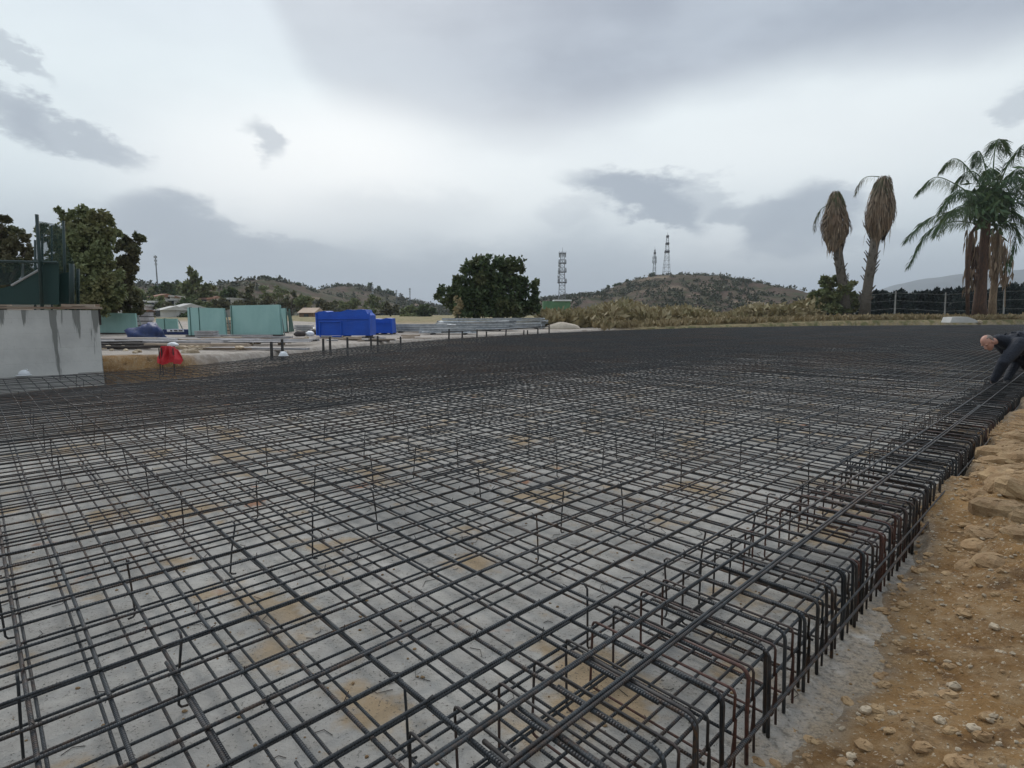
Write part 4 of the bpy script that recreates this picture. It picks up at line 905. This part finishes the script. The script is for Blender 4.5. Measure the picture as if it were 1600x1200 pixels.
for px, w, yt, yb, lab, m in ((222, 22, 488, 516, 'grey concrete block stack between the leftmost turquoise stack and the navy tarpaulin', 'plank_grey'), (356, 8, 500, 522, 'narrow stack of pale boards between the two large turquoise stacks', 'wood'), (472, 24, 508, 521, 'low pale stack left of the blue boxes', 'plank_grey'), (318, 30, 517, 531, 'low grey board stack in front of the narrower turquoise stack', 'plank_grey')):
    b = gpt(px, yb); k = b.y/FPX; t = thing('yard_stack', lab, 'stack', b); n = 4; h = (yb-yt)*k
    for i in range(n): MB().box((random.uniform(-.04, .04), .3, h*(i+.5)/n), (w*k*random.uniform(.9, 1.05), .55, h/n*.82), Matrix.Rotation(random.uniform(-.05, .05), 3, 'Z')).build('layer', M[m], t)
    MB().box((0, .32, h*.5), (w*k*.8, .4, h*.96)).build('spacer', M['wood_dark'], t)
for i in range(9):
    px, yb = random.uniform(456, 494), random.uniform(517, 527); b = gpt(px, yb); r = random.uniform(.12, .22)
    o = thing_mesh('sack', MB().ball((0, 0, r*.5), (r*1.4, r, r*.7), 12, 8, -.8, lambda q: 1+.1*math.sin(7*q.x+i)), ('white', 'wood_dark', 'sand')[i % 3]); o.location = b; o.rotation_euler.z = random.uniform(0, 3)
    tag(o, ('small white sack', 'small black sack', 'small beige sack')[i % 3]+' on the ground between the turquoise panels and the blue boxes', 'sack', 'sacks left of the blue boxes')
# red cloth on the bank
b = gpt(262, 557); b = at(262, 568, 11.75); t = thing('red_cloth', 'bright red cloth draped over stakes at the edge of the pit', 'cloth', b); k = 11.75/FPX
nx, ny = 26, 30; gx, gy = np.meshgrid(np.linspace(-1, 1, nx), np.linspace(0, 1, ny), indexing='ij')
hw = np.interp(gy, [0, .3, .62, 1], [15, 18, 16, 13]); zz = gy*27
P = np.stack([(gx*hw+4*(1-gy)*(gx > .3))*k, .05*np.sin(gx*7+gy*3)+.04*np.sin(gx*13+2)-.04+.14*gy, (zz+2*np.sin(gx*4)*(1-gy)-np.where(gx > .3, (gx-.3)*11*gy, 0))*k], -1)
P2 = P+np.array([0, .012, 0]); full = np.concatenate([P, P2[:, ::-1]], 1); full = np.concatenate([full, full[:, :1]], 1)
link('cloth', grid_mesh('cloth', full), M['red'], t)
mb = MB(); [mb.tube([(dx*k, .02, -.25), (dx*k, .02, 24*k)], .012, 5) for dx in (-13, -9, 9)]; mb.build('stake', M['stake'], t)
o = thing_mesh('white_bag', MB().ball((0, 0, 0), (.11, .09, .06), 14, 8, -.4, lambda p: 1+.1*math.sin(8*p.x)+.1*math.sin(7*p.y)), 'white'); o.location = at(270, 539, 12.4); tag(o, 'small white bag lying just above the red cloth', 'bag')
# two white domed hard hats on the bars
def hat(px, py, D, label, r):
    b = at(px, py, D); b.z = TOP+.008; t = thing('white_dome', label, 'dome', b); MB().ball((0, 0, .01), (r, r*.82, r*.95), 18, 10, 0., None).build('shell', M['white'], t, smooth=True)
    MB().tube([(0, 0, 0), (0, 0, .012)], [r*1.14, r*1.1], 18).build('brim', M['white'], t); MB().box((0, 0, r*.95), (r*1.5, .02, .02)).build('ridge', M['white'], t)
hat(443, 556, 15.2, 'small white dome lying on the bars below the widest turquoise panels', .115); hat(37, 588, 10.3, 'small white dome lying on the bars at the foot of the concrete wall', .11)
# grey steel beams in piles
gg = 'grey steel beams piled behind the stakes'
def beam_pile(px, py, nrow, nlay, L, ang, label, sp=.2):
    p = gpt(px, py)
    for l in range(nlay):
        for r in range(nrow-(l > 1)):
            mb = MB()
            if (l+r) % 3: mb.box((0, 0, .06), (L, .012, .12)); mb.box((0, 0, .006), (L, .09, .012)); mb.box((0, 0, .114), (L, .09, .012))
            else: mb.tube([(-L/2, 0, .06), (L/2, 0, .06)], .05, 8)
            o = thing_mesh('steel_beam', mb, 'galv'); q = ang+random.gauss(0, .03); o.rotation_euler = (0, random.gauss(0, .006), q)
            o.location = (p.x+random.gauss(0, .22)-math.sin(ang)*r*sp, p.y+math.cos(ang)*r*sp, p.z+.06+l*.15); tag(o, label, 'beam', gg)
    for s in (-.33, .33):
        o = thing_mesh('timber_bearer', MB().box((0, 0, .03), (.1, nrow*sp+.2, .06)), 'wood_dark'); o.location = (p.x+s*L*math.cos(ang)-math.sin(ang)*nrow*sp/2, p.y+s*L*math.sin(ang)+math.cos(ang)*nrow*sp/2, p.z); o.rotation_euler.z = ang; tag(o, 'dark timber bearer under the grey steel beams', 'bearer', 'bearers under the steel beams')
beam_pile(655, 520, 7, 3, 3.4, .04, 'grey steel beam in the low pile just right of the blue boxes')
beam_pile(745, 517, 8, 5, 4.4, .06, 'grey steel beam in the middle pile in front of the big dark tree')
beam_pile(815, 514, 6, 5, 3.4, .09, 'grey steel beam in the right pile nearest the sand heap')
beam_pile(700, 523, 5, 2, 2.6, -.03, 'grey steel beam in the front pile behind the row of stakes')
b = gpt(832, 514); t = thing('steel_trestle', 'grey tubular trestle at the right end of the beam piles', 'trestle', b); k = b.y/FPX
mb = MB(); [mb.tube([(sx*14*k, sy, 0), (sx*12*k, sy*.8, 15*k), (-sx*14*k, sy*.8, 15*k)], .035, 5) for sx in (-1, 1) for sy in (-.4, .4)]; mb.build('frame', M['galv'], t)
# dark stakes along the far edge of the mat, carrying a batten
gl = 'short dark stake at the left far edge of the mat'; gg = 'stakes along the mat edge'
for px, pt, pb2 in ((424, 534, 546), (441, 530, 546), (505, 529, 541), (516, 527, 541), (543, 527, 545), (580, 525, 537), (590, 525, 537), (626, 526, 535), (701, 514, 530), (722, 518, 528), (745, 515, 527), (760, 518, 526), (790, 515, 525), (818, 516, 524), (824, 516, 524), (840, 514, 524), (858, 507, 522)):
    p = at(px, pb2, float(np.interp(px, [160, 300, 445, 545, 640, 700, 860], [11.1, 12.6, 16, 19.5, 23.2, 26.3, 34.4]))-.22); k = p.y/FPX; h = (pb2-pt)*k; o = thing_mesh('stake', MB().tube([(0, 0, -.3), (random.gauss(0, .02), 0, h)], .045, 6, .038), 'stake'); o.location = p; tag(o, gl, 'stake', gg)
a, b2, c3 = at(690, 519, 25.6), at(858, 510, 34.1), at(775, 516, 30); hz_ = 0.
o = thing_mesh('batten', MB().tube([a+Vector((0, 0, hz_)), c3+Vector((0, 0, hz_+.02)), b2+Vector((0, 0, hz_))], .03, 4), 'stake'); tag(o, 'thin dark batten running along the tops of the stakes', 'batten')
# sand heap
b = gpt(880, 514); k = b.y/FPX; t = thing('sand_heap', 'small pale sand heap right of the beam piles', 'heap', b)
MB().ball((0, .6, -.05), (27*k, 1.0, 11*k), 30, 12, 0., lambda p: 1+.06*math.sin(6*p.x+2)+.05*math.sin(9*p.y)).build('heap', M['sand'], t, smooth=True)
# pale slab and earth lumps on the berm to the right
p = on(1500, 504, .72); t = thing('pale_slab', 'pale broken slab lying on the berm left of the feather palm', 'slab', p); k = p.y/FPX
MB().prism([(-22*k, 0), (24*k, 0), (16*k, 5*k), (4*k, 9*k), (-19*k, 8.5*k)][::-1], -.5, .6, Matrix(((1, 0, 0, 0), (0, 0, 1, 0), (0, 1, 0, 0), (0, 0, 0, 1)))).build('slab', M['house_white'], t)
MB().ball((24*k, -.4, .05), (.28, .25, .2), 8, 6, -1, lambda q: 1+random.uniform(-.2, .2)).build('broken_corner', M['stone'], t)
# wire fence in front of the hedge
t = thing('wire_fence', 'wire fence on thin pale posts in front of the dark conifer hedge', 'fence', at(1440, 499, 72)); o0 = t.location.copy(); tops = []
for px, pt, pb2 in ((1250, 470, 500), (1336, 459, 501), (1399, 455, 494), (1477, 457, 500), (1569, 452, 497), (1650, 450, 497)):
    a, b2 = at(px-1.5, pb2+2, 72)-o0, at(px+.8, pt, 72)-o0; MB().tube([a, b2], .10, 6, .085).build('post', M['post'], t); tops.append((a, b2))
mb = MB()
for f in (.35, .65, .93):
    for (a, b2), (c2, d) in zip(tops, tops[1:]): mb.tube([a.lerp(b2, f), c2.lerp(d, f)], .012, 3)
mb.build('wire', M['galv'], t)
# ================================================================== STONES AND CLODS ON THE RIGHT BANK
gv = MB(); r_ = random.Random(4)
def lump(mb, p, r, fl=.7): mb.ball(p, (r*r_.uniform(.8, 1.5), r*r_.uniform(.7, 1.2), r*fl), 7, 5, -1, lambda q: 1+r_.uniform(-.22, .22))
def bank(lo=.02, wd=.8):
    u = r_.uniform(1.0, 9)**1.0; v = float(foot(np.array([u]))[0])-lo-abs(r_.gauss(0, wd)); p = w2(u, v); return Vector((p[0], p[1], ground_z(p[0], p[1])))
for i in range(2600): p = bank(-.10); r = .002+.010*r_.random()**2.2; p.z += r*.2; lump(gv, p, r)
gv.build('gravel', M['stone'], None, kind='stuff')
gv = MB()
for i in range(1500): p = bank(-.10, .8 if i % 3 else .10); r = .004+.026*r_.random()**4; p.z += r*.1; lump(gv, p, r, .55)
gv.build('earth_crumbs', M['clod'], None, kind='stuff')
# crumbs, gravel and cut wire lying on the blinding under the bars
db = MB(); wb_ = MB()
for i in range(1500):
    u, v = r_.uniform(-.2, 5.5), r_.uniform(.5, 5.5); p = w2(u, v); q = Vector((p[0], p[1], .0)); r = .002+.006*r_.random()**3; q.z = r*.3; lump(db, q, r, .6)
db.build('slab_crumbs', M['clod'], None, kind='stuff')
for i in range(150):
    u, v = r_.uniform(-.2, 4.5), r_.uniform(.6, 4.5); p = w2(u, v); a = r_.uniform(0, 6.28); l = r_.uniform(.02, .07); wb_.tube([(p[0], p[1], .003), (p[0]+math.cos(a)*l, p[1]+math.sin(a)*l, .004), (p[0]+math.cos(a+.5)*l*1.7, p[1]+math.sin(a+.5)*l*1.7, .003)], .0014, 4)
wb_.build('wire_offcuts', M['rust'], None, kind='stuff')
for px, py, r, lab in ((1491, 1076, .02, 'largest pale stone on the bare earth bank, right of centre'), (1353, 1113, .018, 'pale upright stone on the earth bank nearest the bars'), (1553, 983, .018, 'pale stone near the right edge of the earth bank'), (1468, 1128, .016, 'small pale stone below the largest one on the earth bank'), (1521, 1143, .02, 'buff stone low at the right of the earth bank'), (1330, 1185, .018, 'pale stone at the bottom edge of the earth bank')):
    z = .2
    for _ in range(5): p = on(px, py, z); z = ground_z(p.x, p.y)
    mb = MB(); lump(mb, (0, 0, 0), r, .8); o = mb.build('stone', M['stone'], None); o.location = (p.x, p.y, z+r*.45); tag(o, lab, 'stone')
gl = 'flat broken clay slab along the earth bank beside the far bars'; gg = 'clay slabs on the bank'
for px, py, s in ((1588, 705, .2), (1560, 722, .16), (1575, 752, .24), (1590, 770, .2), (1545, 775, .13), (1592, 668, .12), (1585, 800, .16), (1525, 838, .1), (1555, 868, .13), (1590, 735, .15), (1538, 800, .09), (1510, 880, .08), (1580, 690, .1), (1570, 712, .22), (1592, 722, .2), (1582, 778, .2), (1560, 795, .16), (1595, 690, .2), (1550, 745, .14), (1535, 825, .1), (1590, 820, .12)):
    z = .25
    for _ in range(5): p = on(px, py, z); z = ground_z(p.x, p.y)
    mb = MB(); mb.ball((0, 0, s*.1), (s*.9, s*.6, s*.42), 13, 9, -1, lambda q: (1+r_.uniform(-.10, .10))/max(abs(q.x)**3+abs(q.y)**3+abs(q.z)**3, .3)**.30); o = mb.build('clay_slab', M['clod'], None); o.location = (p.x, p.y, z-.03); o.rotation_euler = (r_.gauss(0, .12), r_.gauss(0, .12), r_.uniform(0, 6)); tag(o, gl, 'clay slab', gg)
# ================================================================== THE MAN BENDING OVER THE BARS
SK = simple('skin', (.50, .27, .20), (.44, .22, .16), 8, .55); HAIR = simple('grey_hair', (.26, .21, .175), (.18, .15, .13), 30, .8, bmp=.004)
JK = simple('navy_jacket', (.008, .011, .020), (.015, .019, .031), 5, .75, bmp=.02); TR = simple('dark_trousers', (.010, .011, .016), (.018, .019, .026), 5, .85, bmp=.015)
GL = simple('dark_glove', (.012, .013, .015), (.02, .021, .024), 20, .7); BT = simple('dark_boot', (.022, .018, .015), (.012, .011, .010), 9, .6)
HY = 9.32
man = thing('person', 'man in a dark navy jacket bending over to tie bars at the right edge', 'person', (8.75, HY, 0))
mo = man.location.copy()
def Q(px, py, dy=0.): return at(px, py, HY+dy)-mo
def limb(mb, pts, rs, n=14):
    """a tapered round-ended limb"""
    pts = [Vector(p) for p in pts]; mb.tube(pts, list(rs), n)
    for p, r in zip(pts, rs): mb.ball(p, r*1.0, n, 8)
def solid(mb, name, m, vox, parent, sm=4):
    o = mb.build(name, m, parent, smooth=True); r = o.modifiers.new('r', 'REMESH'); r.mode = 'VOXEL'; r.voxel_size = vox; r.use_smooth_shade = True
    s = o.modifiers.new('s', 'SMOOTH'); s.iterations = sm; s.factor = .5; return o
gz = ground_z(8.8, HY)
hipc = Vector((8.80, HY, 1.06))-mo; sh = Q(1577, 536); chest = sh.lerp(hipc, .28); belly = sh.lerp(hipc, .68)
head = Q(1543.5, 535); nk = Q(1562, 531)
shl, shr = sh+Vector((0, -.19, .0)), sh+Vector((.02, .19, .0))
hl, hr = Q(1553, 594, -.10), Q(1573, 593, .16)
el_, er_ = Q(1568, 566, -.22), Q(1588, 566, .24)
kl, kr = Vector((8.58, HY-.17, .68))-mo, Vector((8.63, HY+.17, .69))-mo
al, ar = Vector((8.84, HY-.19, gz+.10))-mo, Vector((8.95, HY+.2, gz+.10))-mo
body = MB()
limb(body, [hipc+Vector((0, -.09, 0)), kl, al], (.085, .056, .042)); limb(body, [hipc+Vector((0, .09, 0)), kr, ar], (.085, .056, .042))
body.ball(hipc, (.14, .16, .13)); limb(body, [hipc, belly, chest, sh], (.12, .115, .125, .10)); limb(body, [shl, sh, shr], (.06, .08, .06))
limb(body, [shl, el_, hl], (.05, .038, .028)); limb(body, [shr, er_, hr], (.05, .038, .028)); limb(body, [sh, nk, head+Vector((.07, 0, .01))], (.07, .06, .058))
# head: tipped forward and down, facing the bars to the left
hb = MB(); dirf = Vector((-.62, -.22, -.75)).normalized(); up = Vector((-.74, .02, .66)); up = (up-dirf*up.dot(dirf)).normalized(); side = dirf.cross(up)
HM = lambda f, s, u: head+dirf*f+side*s+up*u
def ell(mb, c, f, s, u, n=16, m=12):
    b0 = len(mb.v); mb.ball((0, 0, 0), 1., n, m); mb.v[b0:] = [Vector(c)+dirf*(v.x*f)+side*(v.y*s)+up*(v.z*u) for v in mb.v[b0:]]
ell(body, HM(-.01, 0, .03), .098, .078, .092); ell(body, HM(.03, 0, -.035), .068, .062, .088); ell(body, HM(.055, 0, -.095), .035, .038, .03)
ell(body, HM(.098, 0, -.012), .022, .014, .030); ell(body, HM(.108, 0, -.03), .018, .018, .013)                      # nose
for s in (-1, 1):
    ell(body, HM(-.005, s*.079, -.008), .020, .010, .033)                                                          # ears
    ell(body, HM(.078, s*.032, .028), .016, .026, .010)                                                            # brows
ell(body, HM(.088, 0, -.064), .012, .024, .007); ell(body, HM(.086, 0, -.077), .012, .020, .007)                     # lips
def hand(mb, w, d, grip=1., off=0.):
    """palm, four unequal curled fingers and a thumb from the side of the palm"""
    d = Vector(d).normalized(); a = Vector((0, 1, 0)); a = (a-d*a.dot(d)).normalized(); nn = d.cross(a)
    p = w+d*.05; b0 = len(mb.v); mb.ball((0, 0, 0), 1., 12, 8); mb.v[b0:] = [p+d*(v.x*.052)+a*(v.y*.042)+nn*(v.z*.017) for v in mb.v[b0:]]
    for i, (s, l) in enumerate(((-.031, .070), (-.010, .080), (.011, .075), (.031, .058))):
        b = w+d*.088+a*s; cu = .55+.1*i; k1 = b+d*l*.42+nn*l*.12; k2 = k1+(d*math.cos(cu)+nn*math.sin(cu)).normalized()*l*.34; k3 = k2+(d*math.cos(cu*2.2)+nn*math.sin(cu*2.2)).normalized()*l*.26
        mb.tube([b-d*.015, b, k1, k2, k3], [.010+off, .0098+off, .0092+off, .0084+off, .0072+off], 8); mb.ball(k3, .0072+off, 8, 6)
    b = w+d*.03+a*-.036; k1 = b+(d*.7-a*.55+nn*.35).normalized()*.038; k2 = k1+(d*.9-a*.1+nn*.5).normalized()*.030; mb.tube([b+a*.012, b, k1, k2], [.014+off, .013+off, .0112+off, .0092+off], 8); mb.ball(k2, .0092+off, 8, 6)
dl, dr = (hl-el_).normalized(), (hr-er_).normalized()
hand(body, hl, dl); hand(body, hr, dr)
solid(body, 'body', SK, .0055, man, 2)
for w, d in ((hl, dl), (hr, dr)):
    gv = MB(); hand(gv, w, d, 1., .008); limb(gv, [w-d*.04, w+d*.02], (.036, .034), 10)
    solid(gv, 'glove', GL, .005, man, 1)
jk = MB()
limb(jk, [hipc+Vector((.02, 0, .01)), belly, chest, sh], (.170, .172, .178, .125)); limb(jk, [shl, sh, shr], (.088, .12, .088)); limb(jk, [sh, sh.lerp(nk, 1.12)], (.125, .088)); limb(jk, [chest+Vector((0, 0, -.06)), belly+Vector((0, 0, -.10))], (.16, .15))
for a, b, c in ((shl, el_, hl), (shr, er_, hr)): limb(jk, [a, a.lerp(b, .5)+Vector((.01, 0, 0)), b, c-(c-b).normalized()*.02], (.108, .100, .086, .058))
for i in range(9):                                       # folds of cloth over the back, sleeves and chest
    f = i/8; c = sh.lerp(hipc, f); jk.tube([c+Vector((random.uniform(-.05, .05), math.cos(a)*.172, math.sin(a)*.172)) for a in np.linspace(-1.2+i % 3, 1.2+i % 3, 7)], .018, 6)
o = solid(jk, 'jacket', JK, .010, man, 3)
tr = MB(); tr.ball(hipc, (.165, .19, .16)); 
limb(tr, [hipc+Vector((0, -.09, 0)), kl, al+Vector((0, 0, .03))], (.118, .084, .070)); limb(tr, [hipc+Vector((0, .09, 0)), kr, ar+Vector((0, 0, .03))], (.118, .084, .070)); solid(tr, 'trousers', TR, .010, man, 3)
for a in (al, ar):
    bt = MB(); limb(bt, [a+Vector((.03, 0, .05)), a+Vector((.02, 0, -.045)), a+Vector((-.10, 0, -.055)), a+Vector((-.17, 0, -.062))], (.062, .056, .05, .042))
    solid(bt, 'boot', BT, .008, man, 2)
hh = MB(); b0 = len(hh.v); hh.ball((0, 0, 0), 1., 20, 14); keep = []
hh.v[b0:] = [HM(-.014, 0, .03)+dirf*(v.x*.1)+side*(v.y*.0825)+up*(v.z*.0925) for v in hh.v[b0:]]
hh.f = [f for f in hh.f if all((hh.v[i]-HM(0, 0, 0)).dot(dirf) < .012 and (hh.v[i]-HM(0, 0, 0)).dot(up) < .112 for i in f)]
o = hh.build('hair', HAIR, man, smooth=True); s = o.modifiers.new('s', 'SOLIDIFY'); s.thickness = .006; s.offset = 1.
ey = MB(); [ell(ey, HM(.079, s*.031, .010), .010, .013, .007, 8, 6) for s in (-1, 1)]; ey.build('eyes', simple('dark_eyes', (.02, .015, .012)), man, smooth=True)

# ================================================================== THE AIR: far things fade
hm = bpy.data.materials.new('air'); hm.use_nodes = True; hm.node_tree.nodes.clear(); n = NT(hm.node_tree)
pv = n.node('ShaderNodeVolumePrincipled'); pv.inputs['Color'].default_value = (.80, .87, .95, 1); pv.inputs['Density'].default_value = HAZE; pv.inputs['Anisotropy'].default_value = .2
n.l.new(pv.outputs[0], n.node('ShaderNodeOutputMaterial').inputs['Volume'])
GX = max(abs(hx.min()), abs(hx.max()), abs(hy.min()), abs(hy.max()))+50
haze = MB().box((0, 0, 205-1.5), (GX*2, GX*2, 430)).build('haze', hm, None, kind='stuff')
